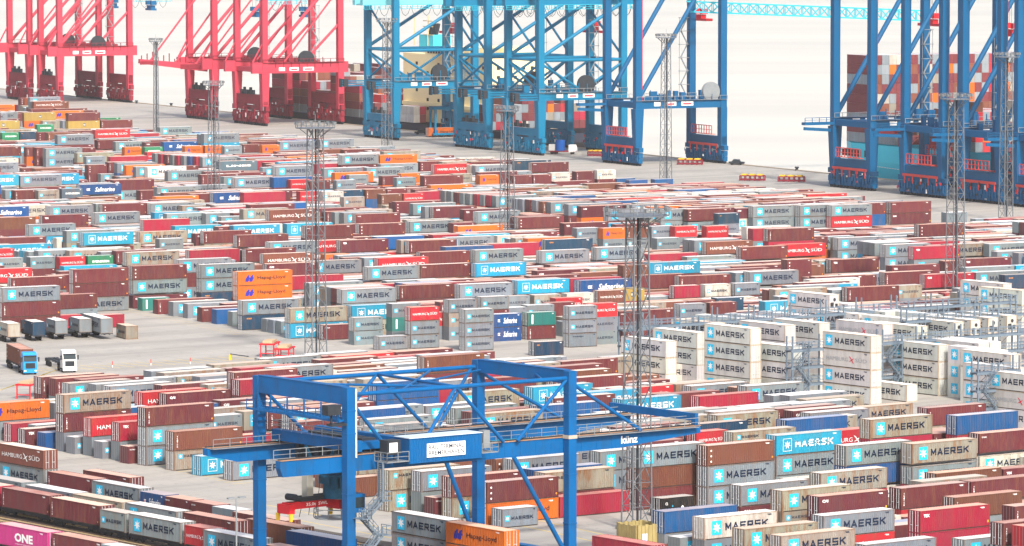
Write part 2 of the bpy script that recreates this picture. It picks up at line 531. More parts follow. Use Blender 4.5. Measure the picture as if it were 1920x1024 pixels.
# open ground: roads and the quay apron must stay free
GROUND = [
 [(0, 640), (0, 690), (60, 690), (250, 688), (480, 672), (620, 656), (760, 650), (655, 642), (540, 633), (440, 618), (380, 602), (200, 558), (182, 566), (182, 595), (262, 607), (262, 630)],
 [(108, 850), (240, 872), (360, 890), (480, 910), (640, 930), (740, 955), (880, 975), (960, 990), (1060, 982), (1180, 975), (1220, 968), (1215, 1010), (1110, 1010), (985, 1000), (985, 985), (860, 962), (740, 950), (480, 985), (330, 930), (112, 880)],
 [(130, 190), (255, 225), (330, 233), (420, 243), (560, 253), (740, 275), (830, 290), (960, 296), (1080, 306), (1150, 326), (1270, 334), (1400, 343), (1500, 348), (1640, 371), (1755, 380), (1760, 393), (1920, 404), (1920, 300), (1000, 200), (130, 120)],
 [(1165, 640), (1060, 655), (1120, 668), (1200, 665)],
]
def in_poly(px, py, poly):
    c = False
    j = len(poly) - 1
    for i in range(len(poly)):
        if (poly[i][1] > py) != (poly[j][1] > py) and px < (poly[j][0] - poly[i][0]) * (py - poly[i][1]) / (poly[j][1] - poly[i][1]) + poly[i][0]:
            c = not c
        j = i
    return c
gx, gy = np.meshgrid(np.arange(BW) * 2 + 1, np.arange(BH) * 2 + 1)
for poly in GROUND:
    inside = np.zeros((BH, BW), bool)
    j = len(poly) - 1
    for i in range(len(poly)):
        yi, yj, xi, xj = poly[i][1], poly[j][1], poly[i][0], poly[j][0]
        if yi != yj:
            inside ^= ((yi > gy) != (yj > gy)) & (gx < (xj - xi) * (gy - yi) / (yj - yi) + xi)
        j = i
    dist = FPX * CAMZ / (gy - YH)
    sel = inside & (PROT == 0)
    PROT[sel] = dist[sel]

def hides(b, tol):
    """share of protected picture this box would newly cover"""
    P = proj(b.corners())
    s = P[:, :2] / 2
    d = P[:, 2].min()
    hull = s[[0, 1, 5, 6, 7, 3]] if not b.rot else s[[3, 0, 1, 5, 6, 7]]
    cnt = [0]
    def fn(ys, xs, m):
        cnt[0] = int((m & (PROT[ys, xs] > d + 3)).sum())
    raster(hull, fn)
    return cnt[0] > tol

def fill(zone, a, pitch, poly, heights, p20=0.12):
    """poly: picture outline of the block, taken at roof height 5.8 m"""
    U, V = axes(a)
    P = [unproj(x, y, 5.8) for x, y in poly]
    uv = [(np.array((p.x, p.y)) @ U, np.array((p.x, p.y)) @ V) for p in P]
    v0, v1 = min(q[1] for q in uv), max(q[1] for q in uv)
    u0, u1 = min(q[0] for q in uv), max(q[0] for q in uv)
    for row in range(math.ceil(v0 / pitch), math.floor(v1 / pitch) + 1):
        vv = row * pitch
        blk = row // 7
        r2 = random.Random(f'{zone}{blk}')
        off = r2.uniform(0, 12.6)
        u = math.floor(u0 / 12.65) * 12.65 + off
        while u < u1:
            mid = (u + 6, vv + 1.2)
            tw = rng.random() < p20
            L = 6.06 if tw else 12.19
            if in_poly(mid[0], mid[1], uv) and row_free(zone, row, u, u + L, .2):
                c = U * mid[0] + V * mid[1]
                pp = proj((c[0], c[1], 5))
                if -70 < pp[0] < 1990 and pp[1] < 1090:
                    r3 = random.Random(f'{zone}{blk}{int(u // 38)}')
                    want = r3.choice(heights)
                    if rng.random() < .22:
                        want += rng.choice((-1, 1))
                    want = max(1, min(3, want))
                    if zone == 'yard' and 900 < pp[0] < 1560 and pp[1] < 405:
                        want = 2
                    st, z, prev = [], 0.0, None
                    for t in range(want):
                        b = mk(u, vv, z, '?2' if tw else '?', a, False, zone, False)
                        if hides(b, 9):
                            break
                        b.below = prev
                        prev = b
                        st.append(b)
                        z += b.H
                    if st:
                        BOXES.extend(st)
                        ROWS.setdefault((zone, row), []).append((u, u + L))
            u += 12.65 if not tw else 6.35
POLY_M = [(-80, 185), (0, 188), (130, 200), (250, 224), (330, 240), (560, 254), (720, 276), (830, 292), (960, 298), (1080, 308), (1150, 327), (1400, 346), (1640, 373),
          (1755, 382), (1765, 396), (2000, 408), (2000, 560), (1780, 545), (1480, 560), (1330, 585), (1170, 600), (1050, 560), (860, 560), (700, 560), (560, 540), (480, 560), (330, 540), (200, 520), (170, 530), (-80, 535)]
POLY_F = [(30, 722), (300, 690), (560, 662), (800, 640), (1000, 640), (1160, 655), (1330, 682), (1450, 700), (1530, 725), (1620, 737), (1700, 752), (1800, 759), (2000, 775), (2010, 1100), (1260, 1080), (1250, 960), (1200, 910),
          (1050, 905), (900, 895), (760, 870), (620, 840), (440, 830), (330, 812), (190, 775), (70, 770), (20, 760)]
fill('yard', A_M, PM, POLY_M, (2, 2, 2, 2, 3))
fill('front', A_F, PF, POLY_F, (2, 2, 2, 2, 1), p20=.04)

ZB[:] = 1e9
IDB[:] = -1
for i, b in enumerate(BOXES):
    b.idx = i
    draw_box(b, i, ZB, IDB)
cnt = np.bincount(IDB[IDB >= 0].ravel(), minlength=len(BOXES))
ys, xs = np.nonzero(IDB >= 0)
ids = IDB[ys, xs]
sx = np.bincount(ids, xs, len(BOXES)) / np.maximum(cnt, 1)
sy = np.bincount(ids, ys, len(BOXES)) / np.maximum(cnt, 1)
for b in BOXES:
    b.vis = int(cnt[b.idx])
    b.px = (sx[b.idx] * 2, sy[b.idx] * 2)
order = sorted(BOXES, key=lambda b: -b.vis)
SOLO = [b for b in order[:300] if b.vis > 0]
solo_set = {b.idx for b in SOLO}
MASS = [b for b in BOXES if b.idx not in solo_set]
print('containers', len(BOXES), 'explicit', len(EXPL), 'visible', int((cnt > 0).sum()), 'solo min px', SOLO[-1].vis)
# ---------------------------------------------------------------- ground, quay, water
QU, QV = axes(A_Q)                                # QU: across the quay towards the river; QV: along the quay, away to the left
q0 = unproj(1440, 314, 0)
q1 = unproj(290, 203, 0)
qedge = (np.array((q0.x, q0.y)) @ QU)
def Q(s, t, z=0.0):
    """s metres from the quay edge (negative = land), t metres along the quay"""
    p = QU * (qedge + s) + QV * t
    return Vector((p[0], p[1], z))
def concrete():
    m, nt, b = nodes('yard_concrete')
    co = N(nt, 'ShaderNodeNewGeometry').outputs['Position']
    mp = N(nt, 'ShaderNodeMapping')
    mp.inputs['Rotation'].default_value = (0, 0, -A_F)
    nt.links.new(co, mp.inputs[0])
    a = noise(nt, .02, co, 5, .6)
    c = mixc(nt, a, (.35, .325, .285), (.46, .43, .375))
    st = noise(nt, .12, mp.outputs[0], 5, .6, (.12, 1, 1))     # tyre lanes
    c = mixc(nt, ramp(nt, st, [(.46, 0.0), (.64, .75)]), c, (.26, .243, .215))
    st2 = noise(nt, .5, co, 4, .7)
    c = mixc(nt, ramp(nt, st2, [(.54, 0.0), (.70, .55)]), c, (.19, .175, .16))
    br = N(nt, 'ShaderNodeTexBrick')
    br.offset = 0
    br.inputs['Color1'].default_value = br.inputs['Color2'].default_value = (0, 0, 0, 1)
    br.inputs['Mortar'].default_value = (1, 1, 1, 1)
    br.inputs['Scale'].default_value = 1
    br.inputs['Mortar Size'].default_value = .05
    br.inputs['Brick Width'].default_value = 7.5
    br.inputs['Row Height'].default_value = 7.5
    nt.links.new(mp.outputs[0], br.inputs['Vector'])
    b2 = N(nt, 'ShaderNodeTexBrick')
    b2.offset = 0
    b2.inputs['Color1'].default_value = (0, 0, 0, 1)
    b2.inputs['Color2'].default_value = (.42, .42, .42, 1)
    b2.inputs['Mortar'].default_value = (.2, .2, .2, 1)
    b2.inputs['Scale'].default_value = 1
    b2.inputs['Mortar Size'].default_value = 0
    b2.inputs['Brick Width'].default_value = 15
    b2.inputs['Row Height'].default_value = 7.5
    nt.links.new(mp.outputs[0], b2.inputs['Vector'])
    c = mixc(nt, b2.outputs['Color'], c, (.30, .28, .25))
    mm = N(nt, 'ShaderNodeMath', operation='MULTIPLY')
    nt.links.new(br.outputs['Color'], mm.inputs[0])
    mm.inputs[1].default_value = .45
    c = mixc(nt, mm.outputs[0], c, (.09, .085, .08))
    nt.links.new(c, b.inputs['Base Color'])
    b.inputs['Roughness'].default_value = .8
    return m
M_GROUND = concrete()
mb = MB()
A, B_, C_, D_ = Q(-1600, -1500), Q(0, -1500), Q(0, 4500), Q(-1600, 4500)
mb.add([A, B_, C_, D_], [(0, 1, 2, 3)])
tag(mb.build('ground', M_GROUND), kind='structure')
mb = MB()
M_COPE = plain('quay_cope', (.40, .33, .25), .85, var=.2, scale=.4)
M_QWALL = plain('quay_wall', (.20, .17, .14), .9, var=.3, scale=.2)
a, b_, c_, d_ = Q(-1.0, -1500), Q(0.02, -1500), Q(0.02, 4500), Q(-1.0, 4500)
def slab(mb, pts, z0, z1):
    mb.add([(p.x, p.y, z0) for p in pts] + [(p.x, p.y, z1) for p in pts], [(3, 2, 1, 0), (4, 5, 6, 7), (0, 1, 5, 4), (1, 2, 6, 5), (2, 3, 7, 6), (3, 0, 4, 7)])
slab(mb, [a, b_, c_, d_], .004, .28)
tag(mb.build('quay_kerb', M_COPE), kind='structure')
mb = MB()
slab(mb, [Q(-.6, -1500), Q(0, -1500), Q(0, 4500), Q(-.6, 4500)], -12, -.01)
tag(mb.build('quay_wall', M_QWALL), kind='structure')
def water_mat():
    m, nt, b = nodes('river_water')
    co = N(nt, 'ShaderNodeNewGeometry').outputs['Position']
    n1 = noise(nt, .05, co, 6, .6)
    n2 = noise(nt, .004, co, 5, .6, (.12, 1, 1))
    c = mixc(nt, ramp(nt, n2, [(.40, 0.0), (.60, 1.0)]), (.64, .565, .45), (.74, .655, .52))  # pale base colour carries the hazy glare off the river
    nt.links.new(c, b.inputs['Base Color'])
    b.inputs['Roughness'].default_value = .22
    b.inputs['IOR'].default_value = 1.33
    bp = N(nt, 'ShaderNodeBump')
    bp.inputs['Strength'].default_value = .25
    bp.inputs['Distance'].default_value = .4
    nt.links.new(n1, bp.inputs['Height'])
    nt.links.new(bp.outputs[0], b.inputs['Normal'])
    return m
mb = MB()
mb.add([Q(-.5, -6000, -6), Q(9000, -6000, -6), Q(9000, 12000, -6), Q(-.5, 12000, -6)], [(0, 1, 2, 3)])
tag(mb.build('water', water_mat()), kind='structure')
# ---------------------------------------------------------------- container paint
def paint(name, src, roof=False):
    m, nt, b = nodes(name)
    if src == 'object':
        oi = N(nt, 'ShaderNodeObjectInfo')
        col, wear = oi.outputs['Color'], oi.outputs['Alpha']
    else:
        at = N(nt, 'ShaderNodeAttribute', attribute_name='Col')
        col, wear = at.outputs['Color'], at.outputs['Alpha']
    co = N(nt, 'ShaderNodeNewGeometry').outputs['Position']
    fade = noise(nt, .35, co, 4)
    if roof:                                     # roof glare is in the colour; noise adds grime and faded patches
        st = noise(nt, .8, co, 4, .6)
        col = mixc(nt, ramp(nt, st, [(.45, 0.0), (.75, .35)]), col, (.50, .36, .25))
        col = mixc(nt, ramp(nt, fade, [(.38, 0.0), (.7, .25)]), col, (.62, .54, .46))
    else:
        col = mixc(nt, ramp(nt, fade, [(.3, 0.0), (.75, .03)]), col, (.45, .42, .40))
        pan = noise(nt, .9, co, 2, .5, (1, 1, .1))
        col = mixc(nt, ramp(nt, pan, [(.42, 0.0), (.70, .20)]), col, (.07, .065, .065))
        g = noise(nt, 1.1, co, 6, .68, (1, 1, .28))
        mu = N(nt, 'ShaderNodeMath', operation='MULTIPLY')
        nt.links.new(ramp(nt, g, [(.46, 0.0), (.68, 1.0)]), mu.inputs[0])
        nt.links.new(wear, mu.inputs[1])
        col = mixc(nt, mu.outputs[0], col, (.21, .10, .045))
    g2 = noise(nt, 6.0, co, 3, .6)
    col = mixc(nt, ramp(nt, g2, [(.55, 0.0), (.8, .18)]), col, (.10, .085, .07))
    nt.links.new(col, b.inputs['Base Color'])
    b.inputs['Roughness'].default_value = .62 if roof else .5
    b.inputs['Specular IOR Level'].default_value = .25 if roof else .10
    return m
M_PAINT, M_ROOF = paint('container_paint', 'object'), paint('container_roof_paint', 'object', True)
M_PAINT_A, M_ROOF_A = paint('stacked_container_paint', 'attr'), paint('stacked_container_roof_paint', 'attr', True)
M_BAR = plain('galvanised_bars', (.60, .62, .64), .4, .3)
M_DIRT = plain('dirty_bottom_rail', (.055, .042, .035), .8, var=.4, scale=1.0)
M_GASKET = plain('dark_gasket', (.03, .03, .032), .7)
MK = {'navy': (.012, .022, .05), 'white': (.80, .80, .78), 'star': (.02, .46, .72), 'blue': (.03, .03, .30), 'dark': (.03, .025, .03), 'grey': (.30, .32, .34),
      'red': (.62, .02, .05), 'orange': (.80, .30, .03), 'yellow': (.75, .55, .03), 'emb': (.10, .11, .13), 'cyan': (.03, .50, .80)}
M_MARK = {k: plain('mark_' + k, v, .5, var=.10, scale=1.5) for k, v in MK.items()}

# ---------------------------------------------------------------- lettering and emblems: flat shapes in (x, z)
_txt = {}
def text_geo(s, bold=.02, shear=0.0):
    if (s, bold, shear) in _txt:
        return _txt[(s, bold, shear)]
    cu = bpy.data.curves.new('lettering', 'FONT')
    cu.body = s
    cu.resolution_u = 2
    cu.offset = bold
    cu.shear = shear
    o = bpy.data.objects.new('lettering', cu)
    COL.objects.link(o)
    dg = bpy.context.evaluated_depsgraph_get()
    me = o.evaluated_get(dg).to_mesh()
    v = np.array([(q.co.x, q.co.y) for q in me.vertices])
    f = [tuple(p.vertices) for p in me.polygons]
    o.evaluated_get(dg).to_mesh_clear()
    bpy.data.objects.remove(o)
    bpy.data.curves.remove(cu)
    v -= v.min(0)
    v /= v.max(0)
    _txt[(s, bold, shear)] = (v, f)
    return v, f
def shp_text(s, x0, x1, z0, z1, bold=.02, shear=0.0):
    v, f = text_geo(s, bold, shear)
    return [(x0 + a * (x1 - x0), z0 + c * (z1 - z0)) for a, c in v], f
BLOCK = {                                          # heavy block capitals: strokes on a unit box
 'M': [((0, 0), (0, 1)), ((1, 0), (1, 1)), ((0, 1), (.5, .25)), ((.5, .25), (1, 1))], 'A': [((0, 0), (.5, 1)), ((.5, 1), (1, 0)), ((.2, .27), (.8, .27))],
 'E': [((0, 0), (0, 1)), ((0, 1), (1, 1)), ((0, .5), (.9, .5)), ((0, 0), (1, 0))], 'R': [((0, 0), (0, 1)), ((0, 1), (.95, 1)), ((.95, 1), (.95, .45)), ((.95, .45), (0, .45)), ((.45, .45), (1, 0))],
 'S': [((1, 1), (0, 1)), ((0, 1), (0, .5)), ((0, .5), (1, .5)), ((1, .5), (1, 0)), ((1, 0), (0, 0))], 'K': [((0, 0), (0, 1)), ((0, .42), (1, 1)), ((.35, .62), (1, 0))]}
def shp_block(s, x0, x1, z0, z1, t=.215):
    n = len(s)
    w = (x1 - x0) / (n + (n - 1) * .26)
    h = z1 - z0
    k = t * h
    v, f = [], []
    for i, ch in enumerate(s):
        ox = x0 + i * w * 1.26 + k / 2
        for (ax, az), (bx, bz) in BLOCK[ch]:
            a = np.array((ox + ax * (w - k), z0 + k / 2 + az * (h - k)))
            b = np.array((ox + bx * (w - k), z0 + k / 2 + bz * (h - k)))
            d = (b - a) / np.linalg.norm(b - a)
            q = np.array((-d[1], d[0])) * k / 2
            a, b = a - d * k / 2, b + d * k / 2
            m = len(v)
            v += [tuple(a - q), tuple(b - q), tuple(b + q), tuple(a + q)]
            f.append((m, m + 1, m + 2, m + 3))
    return v, f
def shp_rect(x0, x1, z0, z1):
    return [(x0, z0), (x1, z0), (x1, z1), (x0, z1)], [(0, 1, 2, 3)]
def shp_star(cx, cz, r, n=7, ri=.42):
    v = [(cx, cz)] + [(cx + (r if k % 2 == 0 else r * ri) * math.sin(math.pi * k / n), cz + (r if k % 2 == 0 else r * ri) * math.cos(math.pi * k / n)) for k in range(2 * n)]
    return v, [(0, 1 + (k + 1) % (2 * n), 1 + k) for k in range(2 * n)]
def shp_poly(pts):
    return list(pts), [tuple(range(len(pts)))]
def shp_frame(x0, x1, z0, z1, t):
    v, f = [], []
    for r in ((x0, x1, z0, z0 + t), (x0, x1, z1 - t, z1), (x0, x0 + t, z0 + t, z1 - t), (x1 - t, x1, z0 + t, z1 - t)):
        n = len(v)
        v += shp_rect(*r)[0]
        f.append((n, n + 1, n + 2, n + 3))
    return v, f
def wing(cx, cz, s):
    """crossed-wing emblem"""
    return [shp_poly([(cx - s, cz + .9 * s), (cx - .35 * s, cz + .62 * s), (cx + .95 * s, cz - .9 * s), (cx + .55 * s, cz - .9 * s), (cx - .1 * s, cz - .05 * s)]),
            shp_poly([(cx - 1.0 * s, cz - .62 * s), (cx + .1 * s, cz + .05 * s), (cx + 1.1 * s, cz + .45 * s), (cx + .25 * s, cz - .25 * s)])]
_dec = {}
def decals(mark, L, H, var=0):
    """list of (part name, colour key, depth step, shape)"""
    key = (mark, L, H, var)
    if key in _dec:
        return _dec[key]
    d, big = [], L > 7
    if mark in ('star', 'rstar'):
        if big and var == 1:
            d += [('emblem_panel', 'star', 0, shp_rect(.06 * L, .115 * L, .60 * H, .84 * H)), ('star', 'white', 1, shp_star(.0875 * L, .72 * H, .27)),
                  ('lettering', 'navy', 0, shp_block('MAERSK', .135 * L, .40 * L, .66 * H, .79 * H))]
        elif big:
            x0, x1 = ((.10, .232) if mark == 'star' else (.068, .205))
            pan = (x0 * L, x1 * L, .20 * H, .82 * H)
            d += [('emblem_panel', 'star', 0, shp_rect(*pan)), ('star', 'white', 1, shp_star((pan[0] + pan[1]) / 2, .51 * H, .72)),
                  ('lettering', 'navy', 0, shp_block('MAERSK', (.285 if mark == 'star' else .26) * L, .87 * L, .36 * H, .69 * H))]
        elif var:
            d += [('lettering', 'navy', 0, shp_block('MAERSK', .14 * L, .52 * L, .74 * H, .83 * H))]
        else:
            pan = (.075 * L, .205 * L, .34 * H, .64 * H)
            d += [('emblem_panel', 'star', 0, shp_rect(*pan)), ('star', 'white', 1, shp_star(.14 * L, .49 * H, .34)),
                  ('lettering', 'navy', 0, shp_block('MAERSK', .25 * L, .86 * L, .40 * H, .58 * H))]
    elif mark == 'cstar':
        x0, x1 = .10 * L, .232 * L
        d += [('emblem_panel', 'white', 0, shp_frame(x0, x1, .2 * H, .82 * H, .06)), ('star', 'white', 0, shp_star((x0 + x1) / 2, .51 * H, .62)),
              ('lettering', 'white', 0, shp_block('MAERSK', .285 * L, .87 * L, .36 * H, .69 * H))]
    elif mark in ('script', 'rscript'):
        cA, cW = ('white', 'white') if mark == 'script' else ('grey', 'red')
        z0, z1 = (.38 * H, .60 * H) if big else (.42 * H, .58 * H)
        d.append(('lettering', cA, 0, shp_text('HAMBURG', .08 * L, .53 * L, z0, z1, .0)))
        for k, w in enumerate(wing(.60 * L, .5 * H, .055 * L)):
            d.append(('emblem', cW, k, w))
        d.append(('lettering', cA, 0, shp_text('SÜD', .68 * L, .92 * L, z0, z1 + .06 * H, .0)))
    elif mark == 'orange':
        for k in range(2):
            cx = (.175 + .07 * k) * L
            s = (.05 if big else .045) * L
            d.append(('emblem', 'blue', 0, shp_poly([(cx - .75 * s, .30 * H), (cx + .15 * s, .28 * H), (cx + .55 * s, .36 * H), (cx + .62 * s, .48 * H), (cx + .95 * s, .48 * H), (cx + .95 * s, .57 * H),
                                                     (cx + .66 * s, .57 * H), (cx + .75 * s, .74 * H), (cx + .3 * s, .74 * H), (cx - .2 * s, .64 * H), (cx - .65 * s, .48 * H)])))
        d.append(('lettering', 'dark', 0, shp_text('Hapag-Lloyd', .36 * L, .87 * L, .36 * H, .66 * H, .012)))
    elif mark == 'saf':
        d += [('emblem', 'white', 0, shp_poly([(.16 * L, .42 * H), (.25 * L, .42 * H), (.22 * L, .52 * H), (.25 * L, .62 * H), (.16 * L, .62 * H)])),
              ('emblem', 'red', 1, shp_poly([(.17 * L, .45 * H), (.21 * L, .52 * H), (.17 * L, .59 * H)])),
              ('lettering', 'white', 0, shp_text('Safmarine', .36 * L, .84 * L, .30 * H, .72 * H, .015, .3))]
    elif mark == 'one':
        d += [('lettering', 'white', 0, shp_text('ONE', .36 * L, .72 * L, .30 * H, .72 * H, .045)),
              ('lettering', 'white', 0, shp_text('OCEAN NETWORK EXPRESS', .37 * L, .71 * L, .18 * H, .23 * H, .0))]
    elif mark == 'vert':
        x = (.035 if big else .07) * L
        w = .17
        if var == 0:
            for k, ch in enumerate('TRITON'):
                z = H * .78 - k * .30
                d.append(('lettering', 'white', 0, shp_text(ch, x, x + w, z - .24, z, .03)))
        elif var == 1:
            for k in range(3):
                d.append(('lettering', 'white', 0, shp_star(x + .2, H * (.75 - .26 * k), .17, 5, .7)))
        else:
            d.append(('lettering', 'white', 0, shp_text('TEXTAINER', .03 * L, (.11 if big else .2) * L, .78 * H, .85 * H, .02)))
        if big:
            d.append(('plate', 'orange', 0, shp_rect(L - .50, L - .28, .16 * H, .24 * H)))
    elif mark == 'box':
        w = .085 if big else .16
        d += [('lettering', 'white', 0, shp_text('CAI' if var else 'TEX', .045 * L, (.045 + w) * L, .70 * H, .84 * H, .05))]
        if big:
            d.append(('plate', 'yellow', 0, shp_rect(L - .46, L - .26, .20 * H, .30 * H)))
    elif mark == 'tab':
        d.append(('lettering', 'orange', 0, shp_text('GOLD', .07 * L, .16 * L, .74 * H, .83 * H, .03)))
    elif mark == 'bar':
        d.append(('plate', 'white', 0, shp_rect(.13 * L, .19 * L, .16 * H, .86 * H)))
    elif mark == 'wbar':
        d.append(('lettering', 'white', 0, shp_text('EVERGREEN' if L < 7 else 'LINES', .18 * L, .84 * L, .42 * H, .62 * H, .04)))
    elif mark == 'emb':
        d += [('emblem', 'emb', 0, shp_rect(.47 * L, .55 * L, .32 * H, .70 * H)), ('lettering', 'white', 1, shp_text('msc', .48 * L, .54 * L, .42 * H, .58 * H, .02))]
    elif mark == 'tank':
        d += [('lettering', 'white', 0, shp_text('CS', .12 * L, .19 * L, .62 * H, .76 * H, .02)), ('emblem', 'cyan', 0, shp_star(.33 * L, .55 * H, .16)),
              ('lettering', 'white', 0, shp_star(.62 * L, .45 * H, .24, 8, .8))]
    if mark not in ('none', 'tank'):
        ck = 'navy' if mark in ('star', 'rstar', 'rscript') else 'white'
        v, f = [], []
        for zz, xa, xb in ((.90, .86, .92), (.865, .875, .92)):
            m = len(v)
            v += shp_rect(xa * L, xb * L, zz * H - .035, zz * H + .035)[0]
            f.append((m, m + 1, m + 2, m + 3))
        d.append(('serial_plate', ck, 0, (v, f)))
    _dec[key] = d
    return d
def variant(b):
    h = (b.idx * 7 + int(b.u * 3)) % 6
    m = KIND[b.k][2]
    if m == 'vert':
        return (0, 0, 0, 1, 2, 0)[h]
    if m == 'box':
        return h % 2
    if m == 'star' and b.L < 7:
        return 1 if h == 5 else 0
    if m == 'star' and b.k == 'G':
        return 1 if h in (1, 4) else 0
    return 0

# ---------------------------------------------------------------- one container, split into its parts (local x along it, its lettered side faces -y)
_cm = {}
def corr_wall(mb, x0, x1, y, z0, z1, sgn, pitch=.34, dep=.055):
    """upright corrugated sheet along x at outer plane y, pressed inwards"""
    n = max(2, int((x1 - x0) / pitch))
    p = (x1 - x0) / n
    xs, ds = [], []
    for k in range(n):
        for f, d in ((0, 0), (.26, 0), (.5, 1), (.76, 1)):
            xs.append(x0 + (k + f) * p)
            ds.append(d)
    xs.append(x1)
    ds.append(0)
    vs = []
    for x, d in zip(xs, ds):
        vs += [(x, y - sgn * d * dep, z0), (x, y - sgn * d * dep, z1)]
    fs = [(2 * k, 2 * k + 2, 2 * k + 3, 2 * k + 1) if sgn < 0 else (2 * k, 2 * k + 1, 2 * k + 3, 2 * k + 2) for k in range(len(xs) - 1)]
    mb.add(vs, fs)
def raw_mesh(mb, name, mats):
    me = bpy.data.meshes.new(name)
    me.from_pydata(mb.v, [], mb.f)
    for m in mats:
        me.materials.append(m)
    if len(mats) > 1:
        me.polygons.foreach_set('material_index', mb.m)
    return me
def container_meshes(L, H, end, smooth):
    """end: which end carries the doors (-1 / +1); smooth: reefers have flat sides"""
    key = (L, H, end, smooth)
    if key in _cm:
        return _cm[key]
    W = CW / 2
    out = {}
    mb = MB()
    if smooth:
        for s in (-1, 1):
            n = 10
            for k in range(n):
                a, b2 = .12 + (L - .24) * k / n, .12 + (L - .24) * (k + 1) / n
                yy = s * (W - .02)
                q = [(a + .012, yy, .16), (b2 - .012, yy, .16), (b2 - .012, yy, H - .1), (a + .012, yy, H - .1)]
                mb.add(q, [(0, 1, 2, 3) if s < 0 else (3, 2, 1, 0)])
                mb.add([(b2 - .012, yy, .16), (b2 + .012, yy, .16), (b2 + .012, yy, H - .1), (b2 - .012, yy, H - .1)], [(0, 1, 2, 3) if s < 0 else (3, 2, 1, 0)])
    else:
        corr_wall(mb, .12, L - .12, -W + .012, .15, H - .1, -1)
        corr_wall(mb, .12, L - .12, W - .012, .15, H - .1, 1)
    xe = L - .05 if end < 0 else .05                # closed end
    n = 9
    for k in range(n):
        y0, y1 = -W + .12 + (CW - .24) * k / n, -W + .12 + (CW - .24) * (k + 1) / n
        ym = (y0 + y1) / 2
        sg = 1 if end < 0 else -1
        for ya, yb, d in ((y0, ym, 0.0), (ym, y1, .04)):
            q = [(xe - sg * d, ya, .15), (xe - sg * d, yb, .15), (xe - sg * d, yb, H - .1), (xe - sg * d, ya, H - .1)]
            mb.add(q, [(0, 1, 2, 3) if sg > 0 else (3, 2, 1, 0)])
    mb.box(.1, L - .1, -W + .1, W - .1, .02, .14)
    out['walls'] = raw_mesh(mb, 'container_walls', [M_PAINT])
    mb = MB()                                       # roof with shallow cross ribs
    n = 24 if L > 7 else 12
    x0, x1 = .10, L - .10
    for k in range(n):
        a, b2 = x0 + (x1 - x0) * k / n, x0 + (x1 - x0) * (k + 1) / n
        m_ = (a + b2) / 2
        zt, zb_ = H - .012, H - .035
        mb.add([(a, -W + .08, zt), (m_ - .06, -W + .08, zt), (m_ - .06, W - .08, zt), (a, W - .08, zt)], [(0, 1, 2, 3)])
        mb.add([(m_ - .06, -W + .08, zt), (m_, -W + .08, zb_), (m_, W - .08, zb_), (m_ - .06, W - .08, zt)], [(0, 1, 2, 3)])
        mb.add([(m_, -W + .08, zb_), (b2 - .06, -W + .08, zb_), (b2 - .06, W - .08, zb_), (m_, W - .08, zb_)], [(0, 1, 2, 3)])
        mb.add([(b2 - .06, -W + .08, zb_), (b2, -W + .08, zt), (b2, W - .08, zt), (b2 - .06, W - .08, zb_)], [(0, 1, 2, 3)])
    out['roof'] = raw_mesh(mb, 'container_roof', [M_ROOF])
    mb = MB()                                       # posts, rails and corner castings
    for x in (0, L - .16):
        for y in (-W, W - .16):
            mb.box(x, x + .16, y, y + .16, .11, H - .11)
            for z in (0, H - .118):
                mb.box(x - .004, x + .174, y - .004 if y < 0 else y - .01, y + .17 if y < 0 else y + .164, z, z + .118)
    mb.cm = 1
    for y in (-W, W - .06):
        mb.box(.16, L - .16, y, y + .06, .02, .13)
    mb.cm = 0
    for y in (-W, W - .06):
        mb.box(.16, L - .16, y, y + .07, H - .11, H - .005)
    for x in (0, L - .08):
        mb.box(x, x + .08, -W + .16, W - .16, .02, .15)
        mb.box(x, x + .08, -W + .16, W - .16, H - .13, H - .005)
    out['frame'] = raw_mesh(mb, 'container_frame', [M_PAINT, M_DIRT])
    xo = 0.03 if end < 0 else L - .03
    sg = -1 if end < 0 else 1
    for s in (-1, 1):                               # two door leaves with locking bars
        mb = MB()
        ya, yb = (-W + .17, -.015) if s < 0 else (.015, W - .17)
        mb.box(min(xo, xo - sg * .05), max(xo, xo - sg * .05), ya, yb, .17, H - .14)
        for zc in (.30, .5, .70, .88):
            mb.box(min(xo, xo + sg * .025), max(xo, xo + sg * .025), ya + .04, yb - .04, H * zc - .16, H * zc - .04)
        mb.cm = 1
        for f in (.28, .72):
            y = ya + (yb - ya) * f
            mb.tube((xo + sg * .06, y, .10), (xo + sg * .06, y, H - .08), .04, n=5)
            mb.box(min(xo + sg * .02, xo + sg * .10), max(xo + sg * .02, xo + sg * .10), y - .05, y + .26 * (1 if f < .5 else -1), .95, 1.02)
        out['door%d' % s] = raw_mesh(mb, 'container_door', [M_PAINT, M_BAR])
    _cm[key] = out
    return out
def reefer_unit_mesh(H):
    if ('unit', H) in _cm:
        return _cm[('unit', H)]
    mb = MB()
    L, W = 12.19, CW / 2
    mb.box(L - .10, L - .02, -W + .17, W - .17, .17, H - .14)
    mb.box(L - .02, L + .01, -W + .25, W - .25, H * .55, H - .22)
    mb.cm = 1
    mb.tube((L + .005, .1, H * .66), (L + .03, .1, H * .66), .34, n=14)
    mb.box(L - .02, L + .015, -W + .3, -.1, .35, H * .48)
    mb.box(L - .02, L + .015, .25, W - .3, .35, H * .40)
    mb.cm = 2
    mb.box(L + .015, L + .03, -.05, .22, .45, .75)
    _cm[('unit', H)] = raw_mesh(mb, 'cooling_unit', [M_PAINT, M_GASKET, M_MARK['white']])
    return _cm[('unit', H)]
_dm = {}
